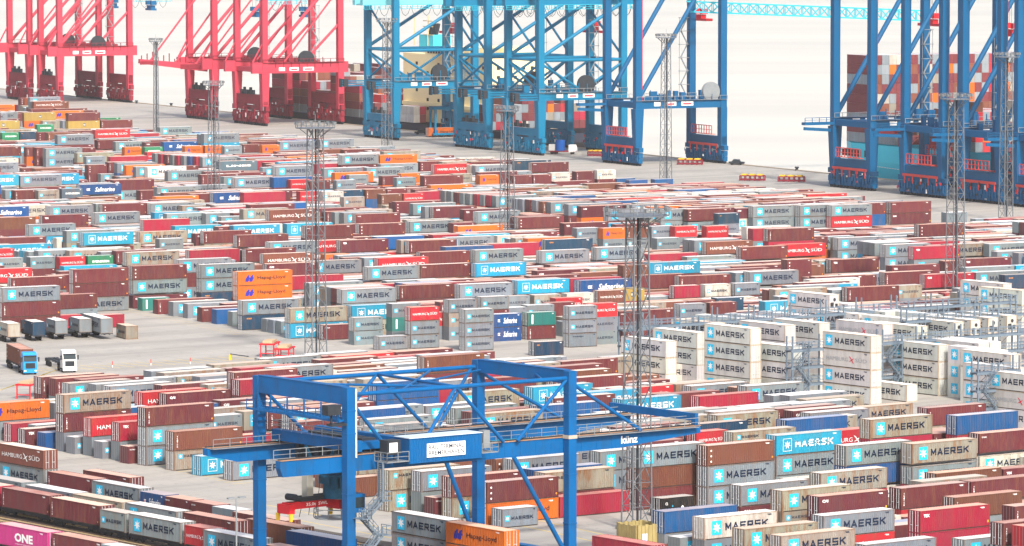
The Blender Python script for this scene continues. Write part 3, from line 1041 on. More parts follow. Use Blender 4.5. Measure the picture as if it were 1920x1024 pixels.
def decal_mesh(name, ck, step, shp, key):
    if key in _dm:
        return _dm[key]
    y = -CW / 2 - .012 - .006 * step
    me = bpy.data.meshes.new(name)
    me.from_pydata([(x, y, z) for x, z in shp[0]], [], shp[1])
    me.materials.append(M_MARK[ck])
    _dm[key] = me
    return me
RUSTY = {'g': (.20, .10, .045), 'G': (.22, .10, .04), 'W': (.25, .13, .05), 'w': (.45, .33, .20), 'h': (.45, .33, .20), 'u': (.45, .33, .20)}
def solo(b):
    """a container as a thing: root mesh (walls) with roof, frame, doors, emblem and lettering as parts"""
    U, V = axes(b.a)
    rz = b.a
    if b.rot:
        p = U * (b.u + CW / 2) + V * (b.v + b.L)
        rz = b.a - math.pi / 2
    else:
        p = U * b.u + V * (b.v + CW / 2)
    ref = b.k in 'whu'
    ms = container_meshes(b.L, b.H, 1 if b.rot else -1, ref)
    o = bpy.data.objects.new('reefer_container' if ref else 'shipping_container', ms['walls'])
    o.location = (p[0], p[1], b.z)
    o.rotation_euler = (0, 0, rz)
    COL.objects.link(o)
    c4 = b.col + (b.wear,)
    o.color = c4
    parts = [('roof', ms['roof']), ('frame', ms['frame'])]
    if b.k == 'u':
        parts.append(('cooling_unit', reefer_unit_mesh(b.H)))
    else:
        parts += [('door', ms['door-1']), ('door', ms['door1'])]
    var = variant(b)
    mk_ = KIND[b.k][2]
    for i, (nm, ck, st, shp) in enumerate(decals(mk_, b.L, b.H, var)):
        parts.append((nm, decal_mesh(nm, ck, st, shp, (mk_, b.L, b.H, var, i))))
    # markings of the same name and colour are one part
    merged, seen = [], {}
    for nm, me in parts:
        merged.append((nm, me))
    for nm, me in merged:
        c = bpy.data.objects.new(nm, me)
        c.parent = o
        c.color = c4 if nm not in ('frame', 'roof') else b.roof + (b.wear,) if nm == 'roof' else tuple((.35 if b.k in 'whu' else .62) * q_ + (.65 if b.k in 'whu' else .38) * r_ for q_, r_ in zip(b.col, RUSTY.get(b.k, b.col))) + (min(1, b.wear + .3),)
        COL.objects.link(c)
    return o

# ---------------------------------------------------------------- the rest of the stacks as one mass
def mass():
    V_, F_, C_, MI = [], [], [], []
    n = 0
    for b in MASS:
        U, V = axes(b.a)
        c = b.corners()
        V_.append(c)
        q = b.col + (b.wear,)
        for f, mi in (((0, 1, 5, 4), 0), ((1, 2, 6, 5), 0), ((2, 3, 7, 6), 0), ((3, 0, 4, 7), 0), ((4, 5, 6, 7), 1)):
            F_.append(tuple(i + n for i in f))
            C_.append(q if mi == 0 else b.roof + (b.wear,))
            MI.append(mi)
        n += 8
        if b.vis < 8:
            continue
        if b.rot:
            ex, ey, org = -V, U, U * b.u + V * (b.v + b.L)
        else:
            ex, ey, org = U, V, U * b.u + V * b.v
        ex, ey = np.array((ex[0], ex[1], 0)), np.array((ey[0], ey[1], 0))
        org = np.array((org[0], org[1], b.z))
        for k in range(4):                           # locking bars on the end that shows
            y = CW * (.14 + .24 * k)
            x = -.03 if not b.rot else b.L + .03
            w = .10
            vs = [org + ex * x + ey * (y + dy) + np.array((0, 0, dz)) for dy, dz in ((0, .12), (w, .12), (w, b.H - .12), (0, b.H - .12))]
            V_.append(np.array(vs))
            F_.append((n, n + 1, n + 2, n + 3))
            gcol = tuple(.5 * cc + .16 for cc in b.col)
            C_.append(gcol + (0.0,))
            MI.append(0)
            n += 4
        if b.vis < 22:
            continue
        var = variant(b)
        for nm, ck, st, (vs2, fs2) in decals(KIND[b.k][2], b.L, b.H, var):
            y = -.012 - .02 * st
            vv = [org + ex * x + ey * y + np.array((0, 0, z)) for x, z in vs2]
            V_.append(np.array(vv))
            for f in fs2:
                F_.append(tuple(i + n for i in f))
                C_.append(MK[ck] + (0.0,))
                MI.append(0)
            n += len(vs2)
    me = bpy.data.meshes.new('container_stacks')
    me.from_pydata(np.concatenate(V_).tolist(), [], F_)
    me.materials.append(M_PAINT_A)
    me.materials.append(M_ROOF_A)
    me.polygons.foreach_set('material_index', MI)
    at = me.attributes.new('Col', 'FLOAT_COLOR', 'FACE')
    at.data.foreach_set('color', np.array(C_, dtype=np.float32).ravel())
    o = link('container_stacks', me)
    tag(o, 'countless stacked containers of the yard too far or hidden to tell apart', 'containers', kind='stuff')
    return o
mass()

# ---------------------------------------------------------------- labels: colour, size, marks, what it stands on, then its place among look-alikes near a landmark
LAND = [
 ((60, 215), 'behind the green containers at the far left'), ((130, 300), 'in the far yard by the left edge'), ((400, 290), 'around the far mast left of the centre mast'),
 ((700, 330), 'in the far yard before the turquoise cranes'), ((1020, 350), 'at the far yard end below the light blue crane legs'), ((120, 430), 'in the main yard at the left edge'),
 ((330, 440), 'in the main yard left of the centre mast'), ((590, 450), 'around the tall mast left of centre'), ((830, 440), 'in the main yard between the two tall masts'),
 ((1190, 440), 'around the platform of the middle mast'), ((1450, 420), 'before the blue quay cranes'), ((1700, 440), 'in the main yard by the right mast'),
 ((1500, 510), 'behind the white reefers'), ((1800, 500), 'behind the white reefers by the right edge'), ((90, 560), 'in the stack beyond the parked trailers'), ((300, 560), 'along the road at the main yard corner'),
 ((470, 550), 'beside the orange pair on the road'), ((650, 600), 'by the open square below the tall mast'), ((900, 570), 'among the short stacks in the middle'), ((1120, 590), 'beside the reefers in the middle'),
 ((1300, 640), 'in the left reefer racks'), ((1480, 620), 'in the middle reefer racks'), ((1640, 660), 'in the tallest reefer stack area'), ((1800, 640), 'in the right reefer racks'), ((1900, 720), 'in the reefer racks at the right edge'),
 ((100, 740), 'in the front yard near the trucks'), ((230, 800), 'in the front yard left of the gantry crane'), ((60, 810), 'at the left edge above the rails'), ((400, 830), 'just left of the gantry crane legs'), ((650, 780), 'behind the gantry crane left half'),
 ((900, 780), 'behind the gantry crane right half'), ((780, 920), 'under the gantry crane cabin'), ((1000, 930), 'beneath the gantry crane right leg'), ((1200, 880), 'around the foot of the front mast'), ((1280, 760), 'right of the gantry crane top'),
 ((1380, 860), 'right of the front mast foot'), ((1450, 760), 'in front of the reefer racks'), ((1560, 830), 'beside the sky blue front container'), ((1800, 800), 'at the right edge of the front yard'),
 ((1400, 980), 'at the bottom right of the front mast'), ((1600, 950), 'at the bottom near the grey star stack'), ((1820, 960), 'in the bottom right corner'), ((120, 960), 'on the rail tracks at bottom left'),
 ((330, 960), 'on the rail tracks left of the gantry leg'), ((560, 1000), 'on the rail tracks under the gantry crane'), ((850, 990), 'beside the gantry crane at the bottom'),
]
ORD = ['', 'second', 'third', 'fourth', 'fifth', 'sixth', 'seventh', 'eighth', 'ninth', 'tenth', 'eleventh', 'twelfth']
GRP = {'yard': 'containers stacked in the main yard', 'front': 'containers stacked in the front yard', 'reefer': 'white reefers in the racks', 'rail': 'containers by the rail tracks'}
pool = {}
for b in SOLO:
    lm = min(LAND, key=lambda q: (q[0][0] - b.px[0]) ** 2 + ((q[0][1] - b.px[1]) * 1.6) ** 2)[1]
    size = 'short ' if b.L < 7 else ''
    look = f'{KIND[b.k][3]} {size}container'
    pool.setdefault((look, lm), []).append(b)
for (look, lm), bs in pool.items():
    if len(bs) == 1:
        b = bs[0]
        b.zone = (b.zone, f'{look} {KIND[b.k][4]} {lm}'.strip())
        continue
    sub = {}
    for b in bs:
        on = f' on {KIND[b.below.k][3]} one' if b.below is not None else ''
        sub.setdefault(on, []).append(b)
    for on, cs in sub.items():
        cs.sort(key=lambda q: q.px[0])
        for i, b in enumerate(cs):
            pos = '' if len(cs) == 1 else ((', leftmost' if i == 0 else (', rightmost' if i == len(cs) - 1 else f', {ORD[i]} from left')))
            b.zone = (b.zone, f'{look}{on} {lm}{pos}')
used = {}
for b in SOLO:
    z, lab = b.zone
    k = used.get(lab, 0)
    used[lab] = k + 1
    words = lab.replace('  ', ' ').split()
    o = solo(b)
    tag(o, ' '.join(words[:16]), 'reefer' if b.k in 'whu' else 'container', GRP[z])
# ---------------------------------------------------------------- shared paints
M_GBLUE = plain('gantry_blue_paint', (.001, .098, .29), .45, var=.2, scale=.25, dirt=(.03, .05, .08), dirt_amt=.55)
M_DBLUE = plain('quay_crane_deep_blue', (.001, .092, .22), .45, var=.12, scale=.12)
M_TBLUE = plain('quay_crane_turquoise_blue', (.002, .158, .29), .45, var=.12, scale=.12)
M_CYAN = plain('crane_cyan_paint', (.03, .40, .50), .5, var=.15, scale=.2)
M_CRED = plain('quay_crane_red', (.46, .045, .075), .5, var=.14, scale=.12)
M_DRED = plain('bogie_dark_red', (.22, .02, .035), .6, var=.3, scale=.5)
M_STEEL = plain('galvanised_steel', (.26, .285, .30), .5, .3, var=.2, scale=.7)
M_DARK = plain('dark_machinery', (.028, .034, .042), .55, var=.4, scale=.9)
M_TIRE = plain('black_rubber', (.02, .02, .02), .8)
M_REDP = plain('bright_red_paint', (.60, .02, .03), .4, var=.12)
M_YELP = plain('yellow_paint', (.72, .46, .03), .5, var=.15)
M_WHITE = plain('white_paint', (.78, .78, .76), .5, var=.06)
M_CREAM = plain('cream_paint', (.84, .71, .40), .55, var=.06, scale=.1)
M_GRATE = plain('rusty_rail_top', (.38, .22, .13), .7, var=.25)
M_GLASS = plain('dark_glass', (.02, .035, .045), .08, var=.05)
M_RAILST = plain('rack_blue_grey_steel', (.16, .21, .26), .5, .2, var=.15)
def railing(mb, pts, h=1.1, step=2.0, r=.05, mid=True):
    for a, b in zip(pts[:-1], pts[1:]):
        a, b = Vector(a), Vector(b)
        n = max(1, int((b - a).length / step))
        for k in range(n + 1):
            p = a.lerp(b, k / n)
            mb.beam(p, p + Vector((0, 0, h)), r * 1.6)
        mb.beam(a + Vector((0, 0, h)), b + Vector((0, 0, h)), r * 1.6)
        if mid:
            mb.beam(a + Vector((0, 0, h * .5)), b + Vector((0, 0, h * .5)), r * 1.2)
def stairs(mb, a, b, w, side, light=False):
    a, b, side = Vector(a), Vector(b), Vector(side).normalized()
    for s in (-.5, .5):
        mb.beam(a + side * w * s, b + side * w * s, .08, .14 if light else .26)
        for h in ((1.0,) if light else (.55, 1.05)):
            mb.beam(a + side * w * s + Vector((0, 0, h)), b + side * w * s + Vector((0, 0, h)), .07)
        for f in (.0, .33, .66, 1.0):
            p = a.lerp(b, f) + side * w * s
            mb.beam(p, p + Vector((0, 0, 1.05)), .07)
    n = max(3, int(abs(b.z - a.z) / .25))
    for k in range(n):
        p = a.lerp(b, (k + .5) / n)
        mb.beam(p - side * w / 2, p + side * w / 2, .22, .05)

# ---------------------------------------------------------------- the rail gantry crane in front
FU, FV = axes(A_F)
g3 = unproj(897, 674, 25.5)
GS, GW, GH = 34.19, 19.08, 25.5                  # span, width, height
o2 = np.array((g3.x, g3.y)) - FU * GS - FV * GW
def gl(px, py, y):
    """gantry-local point on the upright plane at local y, seen at a picture point"""
    a, b = (px - 960.0) / FPX, (512.0 - py) / FPX
    d = np.array((a, cp + b * sp, -sp + b * cp))
    dv, ov = d[:2] @ FV, -(o2 @ FV)
    t = (y - ov) / dv
    p = np.array((0, 0, CAMZ)) + d * t
    return Vector(((p[:2] - o2) @ FU, y, p[2]))
G = empty('rail_gantry_crane', (o2[0], o2[1], 0), A_F)
tag(G, 'large blue gantry crane on four legs standing over the rail tracks', 'gantry crane')
LW = 1.25
for x in (0, GS):
    for y in (0, GW):
        mb = MB()
        mb.box(x - LW / 2, x + LW / 2, y - .55, y + .55, 2.2, GH)
        o = mb.build('leg', M_GBLUE, G)
        m2 = MB()
        for zc in (6.2, 12.4, 19.8, 22.6):
            m2.box(x - LW / 2 - .05, x + LW / 2 + .05, y - .6, y + .6, zc, zc + .16)
        m2.build('flange', M_GBLUE, o)
zt1, zb1 = gl(1085, 818, .5).z, gl(1085, 847, .5).z
zt2, zb2 = zt1, zb1
def girder(y, xl, xr, xt, xlt):
    mb = MB()
    zt, zb = zt1, zb1
    mb.prism([(xl, zt), (xl, zt - .9), (xlt, zb), (xt, zb), (xr, zt - .9), (xr, zt)], y - .5, y + .5)
    o = mb.build('girder', M_GBLUE, G)
    m2 = MB()                                    # crane rail and top flange
    m2.box(xl, xr, y - .62, y + .62, zt + .004, zt + .07)
    m2.cm = 1
    m2.box(xl, xr, y - .08, y + .08, zt + .075, zt + .22)
    m2.build('running_rail', [M_GRATE, M_DARK], o)
    m3 = MB()
    n = int((xr - xl) / 2.4)
    for k in range(1, n):
        x = xl + (xr - xl) * k / n
        m3.box(x - .04, x + .04, y - .53, y - .501, zb + .15 if xlt < x < xt else zt - 1.0, zt - .1)
    m3.build('stiffener', M_GBLUE, o)
    return o
xr = gl(1314, 798, .6).x
xl1, xl2 = gl(526, 868, .6).x, gl(380, 843, GW - .6).x
gn = girder(1.15, xl1, xr, gl(1160, 838, .6).x, xl1 + .4)
gf = girder(GW - 1.15, xl2, gl(1172, 780, GW - .6).x, gl(1060, 790, GW).x, gl(432, 860, GW).x)
dm = shp_text('künz', gl(1165, 828, .6).x, gl(1196, 826, .6).x, zb1 + .5, zb1 + 1.5, .028)
me = bpy.data.meshes.new('lettering')
me.from_pydata([(x, .63, z) for x, z in dm[0]], [], dm[1])
me.materials.append(M_WHITE)
link('lettering', me, gn)
for x, dd in ((0, 2.1), (GS, 1.6)):             # beams across the top
    mb = MB()
    mb.box(x - .5, x + .5, .56, GW - .56, GH - dd, GH + .02)
    o = mb.build('portal_beam', M_GBLUE, G)
    mb = MB()
    mb.box(x - .56, x + .56, .6, GW - .6, GH + .024, GH + .10)
    mb.build('flange', M_GBLUE, o)
for x in (0, GS):                                # sills and wheels at the rails
    mb = MB()
    mb.box(x - .6, x + .6, -1.5, GW + 1.5, 1.3, 2.6)
    mb.build('sill_beam', M_GBLUE, G)
    for y in (0, GW):
        mb = MB()
        mb.box(x - .5, x + .5, y - 2.2, y + 2.2, .75, 1.3)
        mb.cm = 1
        for dy in (-1.5, -.5, .5, 1.5):
            mb.tube((x - .2, y + dy, .42), (x + .2, y + dy, .42), .4, n=12)
        mb.build('bogie', [M_GBLUE, M_DARK], G)
def brace(a, b, r=.23):
    return MB().tube(a, b, r, n=10).build('brace', M_GBLUE, G)
zc = GH - .9
brace((.5, 0, zc), (GS - .5, 0, zc), .27)        # top chords
brace((.5, GW, zc), (GS - .5, GW, zc), .27)
def nd(px, py, y):
    return gl(px, py, y)
n1, n2 = nd(707, 698, GW), nd(855, 720, 0)
n1.z = n2.z = zc
ztg = zt1 + .15
f1, f2, f3 = nd(615, 812, GW), nd(800, 803, GW), nd(822, 802, GW)
for q in (f1, f2, f3):
    q.z = ztg
brace(n1, f1)
brace(n1, f2)
brace((nd(884, 712, GW).x, GW, zc), f3)
brace((.5, GW, GH - 1.6), (nd(581, 812, GW).x, GW, ztg))
a1, a2, a3, a4 = nd(731, 838, 0), nd(787, 812, 0), nd(944, 825, 0), nd(970, 825, 0)
for q in (a1, a2, a3, a4):
    q.z = ztg
brace((.5, 0, GH - 1.9), a1)
brace(n2, a2)
brace(n2, a3)
brace((GS - .6, 0, zc - .2), a4)
e1, e2 = nd(1202, 808, 0), nd(1048, 782, GW)
e1.z = e2.z = ztg
brace((GS + .6, 0, GH - 1.8), e1)
brace((GS + .6, GW, GH - 1.8), e2)
brace(n1, n2, .2)
brace((nd(753, 724, 0).x, 0, zc), (nd(808, 690, GW).x, GW, zc), .16)
brace((.6, GW, zc - .1), n2, .16)
brace((nd(1018, 706, 0).x, 0, zc), (nd(980, 684, GW).x, GW, zc), .16)
brace((.6, .3, zc - .35), (nd(905, 690, GW).x, GW - .4, zc - .35), .13)
b1, b2 = nd(821, 868, GW), nd(965, 838, 0)
brace((b1.x, GW - .2, zb1 + .1), (GS - .3, GW, 1.9), .3)
brace((b2.x, .2, zb1 + .1), (GS - .3, 0, 1.9), .3)
# end tie at the tip of the girders
mb = MB()
xe = nd(1312, 783, .6).x
ze = zt1 + 1.1
mb.beam((xe - .4, .9, ze), (xe - .4, GW - .6, ze), .5, .95)
mb.box(xe - .7, xe - .15, .7, 1.5, zt1 + .08, ze + .5)
mb.box(xe - .7, xe - .15, GW - 1.6, GW - .8, zt1 - .6, ze + .5)
mb.build('end_tie', M_GBLUE, G)
# walkways with railings beside both girders
for y, x0, x1, s in ((1.15, xl1, xr, -1), (1.15, xl1, xr, 1), (GW - 1.15, xl2, gl(1172, 780, GW).x, -1)):
    mb = MB()
    ya = y + s * .65
    yb = y + s * 1.35
    if s < 0 and y < 3:
        x0, x1 = GS + 1.0, xr - .6
    mb.box(x0 + .3, x1 - .3, min(ya, yb), max(ya, yb), zt1 - .1, zt1 - .03)
    railing(mb, [(x0 + .3, yb, zt1), (x1 - .3, yb, zt1)], 1.15, 2.4, .045)
    mb.build('walkway', M_STEEL, G)
# hanging service platform below the left portal beam
mb = MB()
zpl = GH - 4.0
for k in range(22):
    y = .2 + k * .86
    mb.beam((-1.5, y, zpl), (.9, y, zpl), .16, .22)
for x in (-1.5, -.3, .9):
    mb.beam((x, -.1, zpl - .05), (x, GW + .6, zpl - .05), .14, .25)
for y in (1.2, 4.8, 8.4, 12, 15.6, 18.4):
    mb.beam((-.7, y, zpl), (-.7, y, GH - 2.1), .16)
railing(mb, [(-1.5, -.1, zpl), (-1.5, GW + .6, zpl)], 1.1, 1.6, .05)
mb.build('service_platform', M_GBLUE, G)
# trolley between the girders near the left end
mb = MB()
ta, tb = gl(519, 812, GW - 1).x, gl(519, 812, GW - 1).x + 6.5
for x in (ta, tb):
    mb.box(x - .5, x + .5, .6, GW - .6, zt1 + .35, zt1 + 1.7)
mb.box(ta - .2, tb + .2, 2.0, 3.4, zt1 + .4, zt1 + 1.3)
mb.box(ta - .2, tb + .2, GW - 3.4, GW - 2.0, zt1 + .4, zt1 + 1.3)
tr = mb.build('trolley', M_GBLUE, G)
mb = MB()
for y in (4, 6, 8, 10, 12, 14):
    mb.box(ta + 4.7, ta + 6.2, y - .5, y + .8, zt1 - .9, zt1 + .9)
    mb.box(ta + .3, ta + 1.6, y - .3, y + .6, zt1 - 1.6, zt1 + .2)
    mb.tube((ta + 1.2, y - 1.1, zt1 + 1.0), (ta + 1.2, y + 1.1, zt1 + 1.0), .55, n=12)
    mb.box(ta + 2.4, ta + 4.4, y - .7, y + .7, zt1 + .5, zt1 + 1.6)
mb.build('hoist_winch', M_DARK, tr)
mb = MB()
railing(mb, [(ta - .7, .8, zt1 + 1.7), (ta - .7, GW - .8, zt1 + 1.7), (tb + .7, GW - .8, zt1 + 1.7), (tb + .7, .8, zt1 + 1.7)], 1.1, 2, .05)
mb.build('railing', M_STEEL, tr)
# turntable and driver's cabin under the trolley
cb = gl(628, 900, 7.0)
mb = MB()
mb.tube((cb.x, 7, cb.z - 2.2), (cb.x, 7, cb.z - .4), 1.5, n=18)
mb.tube((cb.x, 7, cb.z + .5), (cb.x, 7, cb.z + .8), 2.0, n=18)
mb.box(cb.x - 1.7, cb.x + 1.7, 5.9, 8.1, cb.z - .4, cb.z + .5)
for dx in (-1.4, -.5, .4, 1.2):
    mb.box(cb.x + dx, cb.x + dx + .5, 5.2, 5.85, cb.z - .9, cb.z + .7)
for dx, dy in ((-1.8, -1.2), (1.8, -1.2), (-1.8, 1.2), (1.8, 1.2)):
    mb.beam((cb.x + dx, 7 + dy, cb.z + 1), (cb.x + dx * 1.3, 7 + dy * 2.4, zt1 + .4), .3)
tt = mb.build('turntable', plain('teal_machinery', (.008, .075, .14), .5, var=.4, scale=.8), tr)
mb = MB()
mb.box(cb.x + .6, cb.x + 2.6, 4.3, 6.3, cb.z - 3.9, cb.z - 1.6)
mb.cm = 1
mb.box(cb.x + .7, cb.x + 2.5, 4.26, 4.3, cb.z - 3.3, cb.z - 2.0)
mb.build('cabin', [M_GBLUE, M_GLASS], tr)
mb = MB()
railing(mb, [(cb.x + 2.6 * math.cos(t), 7 + 2.6 * math.sin(t), cb.z - 4.6) for t in [k * math.pi / 5 for k in range(11)]], 1.1, 1.6, .05)
mb.tube((cb.x, 7, cb.z - 4.7), (cb.x, 7, cb.z - 4.6), 2.6, n=14)
mb.build('cabin_gallery', M_STEEL, tr)
mb = MB()
for dx, dy in ((-2.6, .5), (-2.2, 2.5), (1.8, 1.2), (-4.4, 1.4)):
    mb.tube((cb.x + dx, 7 + dy, cb.z - 4.4), (cb.x + dx * .7, 7 + dy, cb.z + .2), .05, n=4)
mb.build('hoist_rope', M_DARK, tr)
# machinery house with the terminal's sign
hx0, hx1 = gl(768, 846, -3.2).x, gl(903, 835, -3.2).x
hz1, hz0 = gl(768, 823, -3.2).z, gl(768, 870, -3.2).z
mb = MB()
corr_wall(mb, hx0, hx1, -3.2, hz0 + .1, hz1 - .1, -1, .42, .07)
corr_wall(mb, hx0, hx1, -.2, hz0 + .1, hz1 - .1, 1, .42, .07)
mb.add([(hx0, -3.2, hz0 + .1), (hx0, -.2, hz0 + .1), (hx0, -.2, hz1 - .1), (hx0, -3.2, hz1 - .1)], [(0, 3, 2, 1)])
mb.add([(hx1, -3.2, hz0 + .1), (hx1, -.2, hz0 + .1), (hx1, -.2, hz1 - .1), (hx1, -3.2, hz1 - .1)], [(0, 1, 2, 3)])
mb.box(hx0 - .05, hx1 + .05, -3.25, -.15, hz1 - .1, hz1)
mb.box(hx0 - .05, hx1 + .05, -3.25, -.15, hz0, hz0 + .1)
house = raw_mesh(mb, 'machinery_house', [M_GBLUE])
ho = link('machinery_house', house, G)
mb = MB()
mb.box(hx0 - .1, hx1 + .1, -3.3, -.1, hz1 + .004, hz1 + .10)
mb.build('roof', plain('pale_roof', (.50, .60, .68), .5), ho)
sx0, sx1, sz0, sz1 = gl(800, 841, -3.2).x, gl(872, 841, -3.2).x, gl(836, 855, -3.2).z, gl(836, 829, -3.2).z
mb = MB()
mb.box(sx0, sx1, -3.30, -3.21, sz0, sz1)
sg = mb.build('sign_panel', M_WHITE, ho)
hh = sz1 - sz0
for s_, za, zb_ in (('Rail Terminal', .56, .88), ('Bremerhaven', .14, .46)):
    dm = shp_text(s_.upper(), sx0 + .25, sx1 - .25, sz0 + hh * za, sz0 + hh * zb_, .01)
    me = bpy.data.meshes.new('lettering')
    me.from_pydata([(x, -3.312, z) for x, z in dm[0]], [], dm[1])
    me.materials.append(M_MARK['navy'])
    c = link('lettering', me, ho)
mb = MB()
mb.box(hx0 - 2.9, hx0 - .9, -2.6, -1.0, hz1 - 1.9, hz1 - .1)
mb.cm = 1
mb.box(hx0 - 2.6, hx0 - 1.4, -2.64, -2.6, hz1 - 1.6, hz1 - .4)
mb.build('cooling_box', [M_DARK, M_WHITE], ho)
mb = MB()
mb.box(hx0 - 3.4, hx0 - .06, -3.2, -.6, hz0 + .3, hz0 + .4)
railing(mb, [(hx0 - .1, -3.2, hz0 + .4), (hx0 - 3.4, -3.2, hz0 + .4), (hx0 - 3.4, -.6, hz0 + .4)], 1.15, 1.2, .05)
mb.box(hx1 + .06, hx1 + 2.6, -3.2, -.6, hz0 + .5, hz0 + .6)
railing(mb, [(hx1 + .1, -3.2, hz0 + .6), (hx1 + 2.6, -3.2, hz0 + .6), (hx1 + 2.6, -.6, hz0 + .6)], 1.15, 1.2, .05)
mb.box(hx1 + .9, hx1 + 1.9, -2.4, -1.4, hz0 + 1.0, hz0 + 3.2)
mb.build('platform', M_STEEL, G)
# stairs from the platform down beside the near left leg
mb = MB()
pts = [(hx0 - 3.4, -1.9, hz0 + .4), (3.4, -1.9, 11.6)]
stairs(mb, pts[0], pts[1], 1.0, (0, 1, 0))
lev = [11.6, 9.6, 7.4, 5.2, 3.0]
xs = [(3.4, 1.2), (1.2, 3.4), (3.4, 1.2), (1.2, 3.4)]
for k in range(4):
    y = -1.9 if k % 2 == 0 else -.9
    stairs(mb, (xs[k][0], y, lev[k]), (xs[k][1], y, lev[k + 1]), .9, (0, 1, 0))
for k, z in enumerate(lev):
    x = 3.9 if k % 2 == 0 else .9
    mb.box(x - .7, x + .7, -2.5, -.4, z - .08, z)
    railing(mb, [(x - .7, -2.5, z), (x + .7, -2.5, z), (x + .7, -.4, z)], 1.1, .8, .05)
stairs(mb, (3.6, -1.9, 3.0), (6.6, -1.9, .2), .9, (0, 1, 0))
mb.build('staircase', M_RAILST, G)
mb = MB()
mb.box(LW / 2 + .02, LW / 2 + .3, -.45, -.2, gl(662, 858, 0).z, GH - .2)
mb.build('cable_duct', plain('cream_duct', (.70, .62, .52), .5), G)
mb = MB()
for zc2 in (gl(1070, 822, 0).z,):
    mb.box(GS - LW / 2 - .07, GS + LW / 2 + .07, -.62, .62, zc2, zc2 + .45)
mb.build('collar', plain('beige_plate', (.42, .37, .30), .5), G)
mb = MB()
zg = gl(590, 800, 1.0).z
mb.box(-2.9, -.7, -.6, .6, zg, zg + .3)
mb.box(-3.6, -1.6, -.7, .5, zg + 1.4, zg + 2.6)
mb.beam((-2.6, 0, zg + .3), (-2.6, 0, zg + 1.4), .2)
mb.build('camera_box', M_DARK, G)
# red spreader hanging under the turntable
sc = gl(580, 930, 8.0)
S = empty('container_spreader', tuple(G.matrix_basis @ Vector((sc.x, 8.0, sc.z - 2.4))), A_F + R(6))
tag(S, 'red spreader with yellow corner guides hanging under the blue gantry crane', 'spreader')
mb = MB()
mb.box(-3.6, 4.2, -.45, .45, 1.0, 1.9)
mb.box(-4.2, -3.4, -1.2, 1.2, .55, 1.7)
mb.prism([(-4.2, .55), (-3.4, .55), (-2.4, 1.3), (-2.4, 1.9), (-3.9, 1.9)], -.6, .6)
mb.box(3.8, 4.6, -1.2, 1.2, .55, 1.7)
mb.build('beam', M_REDP, S)
dm = shp_text('35.0t  SWL', -.9, 2.6, 1.25, 1.65, .02)
me = bpy.data.meshes.new('lettering')
me.from_pydata([(x, -.46, z) for x, z in dm[0]], [], dm[1])
me.materials.append(M_WHITE)
link('lettering', me, S)
for x in (-4.3, 4.3):
    for y in (-1.35, 1.05):
        MB().prism([(x, .6), (x + .5, .6), (x + .42, -.35), (x + .1, -.35)], y, y + .3).build('corner_guide', M_YELP, S)
mb = MB()
for y in (-.7, .7):
    mb.tube((-2.6, y, 2.3), (3.6, y, 2.3), .2, n=10)
mb.box(-2.0, 3.2, -.8, .8, 1.9, 2.2)
mb.tube((-2.9, -.8, 2.5), (-2.9, .8, 2.5), .42, n=14)
mb.build('head_block', M_DARK, S)
MB().box(-.8, .2, -.5, .5, 2.3, 5.4).build('cable_basket', plain('grey_basket', (.33, .32, .28), .7), S)

# ---------------------------------------------------------------- lattice lighting masts
def mast(px, py, H, wid, plat, label, group='tall lattice lighting masts', single=False):
    """px, py: picture point of the platform; H: height of it above the ground"""
    p = unproj(px, py, H)
    o = empty('lighting_mast', (p.x, p.y, 0), A_M)
    tag(o, label, 'lighting mast', group)
    w = wid / 2
    mb = MB()
    n = int(H / (wid * 1.05))
    wt = w * .72
    c4 = [(-1, -1), (1, -1), (1, 1), (-1, 1)]
    for sx_, sy_ in c4:
        mb.beam((sx_ * w, sy_ * w, 0), (sx_ * wt, sy_ * wt, H), .17)
    for k in range(n):
        z0, z1 = H * k / n, H * (k + 1) / n
        a, b = w + (wt - w) * k / n, w + (wt - w) * (k + 1) / n
        for i in range(4):
            q, r_ = c4[i], c4[(i + 1) % 4]
            if k % 2 == 0:
                mb.beam((q[0] * a, q[1] * a, z0), (r_[0] * b, r_[1] * b, z1), .09)
            else:
                mb.beam((r_[0] * a, r_[1] * a, z0), (q[0] * b, q[1] * b, z1), .09)
            mb.beam((q[0] * b, q[1] * b, z1), (r_[0] * b, r_[1] * b, z1), .07)
    mb.build('lattice', M_MAST, o)
    MB().tube((0, -.2, 0), (0, -.2, H), .17, n=8).build('riser_pipe', M_DARK, o)
    mb = MB()
    r = plat / 2
    nn = 20
    ring = [(r * math.cos(2 * math.pi * k / nn), r * math.sin(2 * math.pi * k / nn)) for k in range(nn + 1)]
    mb.tube((0, 0, H - .05), (0, 0, H + .08), r, n=nn)
    for zz in (.6, 1.15):
        for a, b in zip(ring[:-1], ring[1:]):
            mb.beam((a[0], a[1], H + zz), (b[0], b[1], H + zz), .08)
    for a in ring[:-1]:
        mb.beam((a[0], a[1], H), (a[0], a[1], H + 1.15), .08)
    for k in range(8):
        t = 2 * math.pi * k / 8
        mb.beam((wt * math.cos(t), wt * math.sin(t), H - 1.6), (r * .9 * math.cos(t), r * .9 * math.sin(t), H), .10)
    mb.build('platform', M_MAST, o)
    nl = 14
    fl = MB().box(-.2, .2, -.17, .17, -.24, .24).mesh('floodlight', M_LAMP)
    for k in range(nl):
        t = 2 * math.pi * k / nl
        f = link('floodlight', fl, o)
        f.location = (r * 1.02 * math.cos(t), r * 1.02 * math.sin(t), H + .85)
        f.rotation_euler = (0, 0, t)
    mb = MB()
    mb.tube((0, 0, H), (0, 0, H + 2.6), .05, n=5)
    mb.build('lightning_rod', M_STEEL, o)
    MB().box(-w - .6, w + .6, -w - .6, w + .6, .004, .5).build('footing', M_YELP if single else M_STEEL, o)
    return o
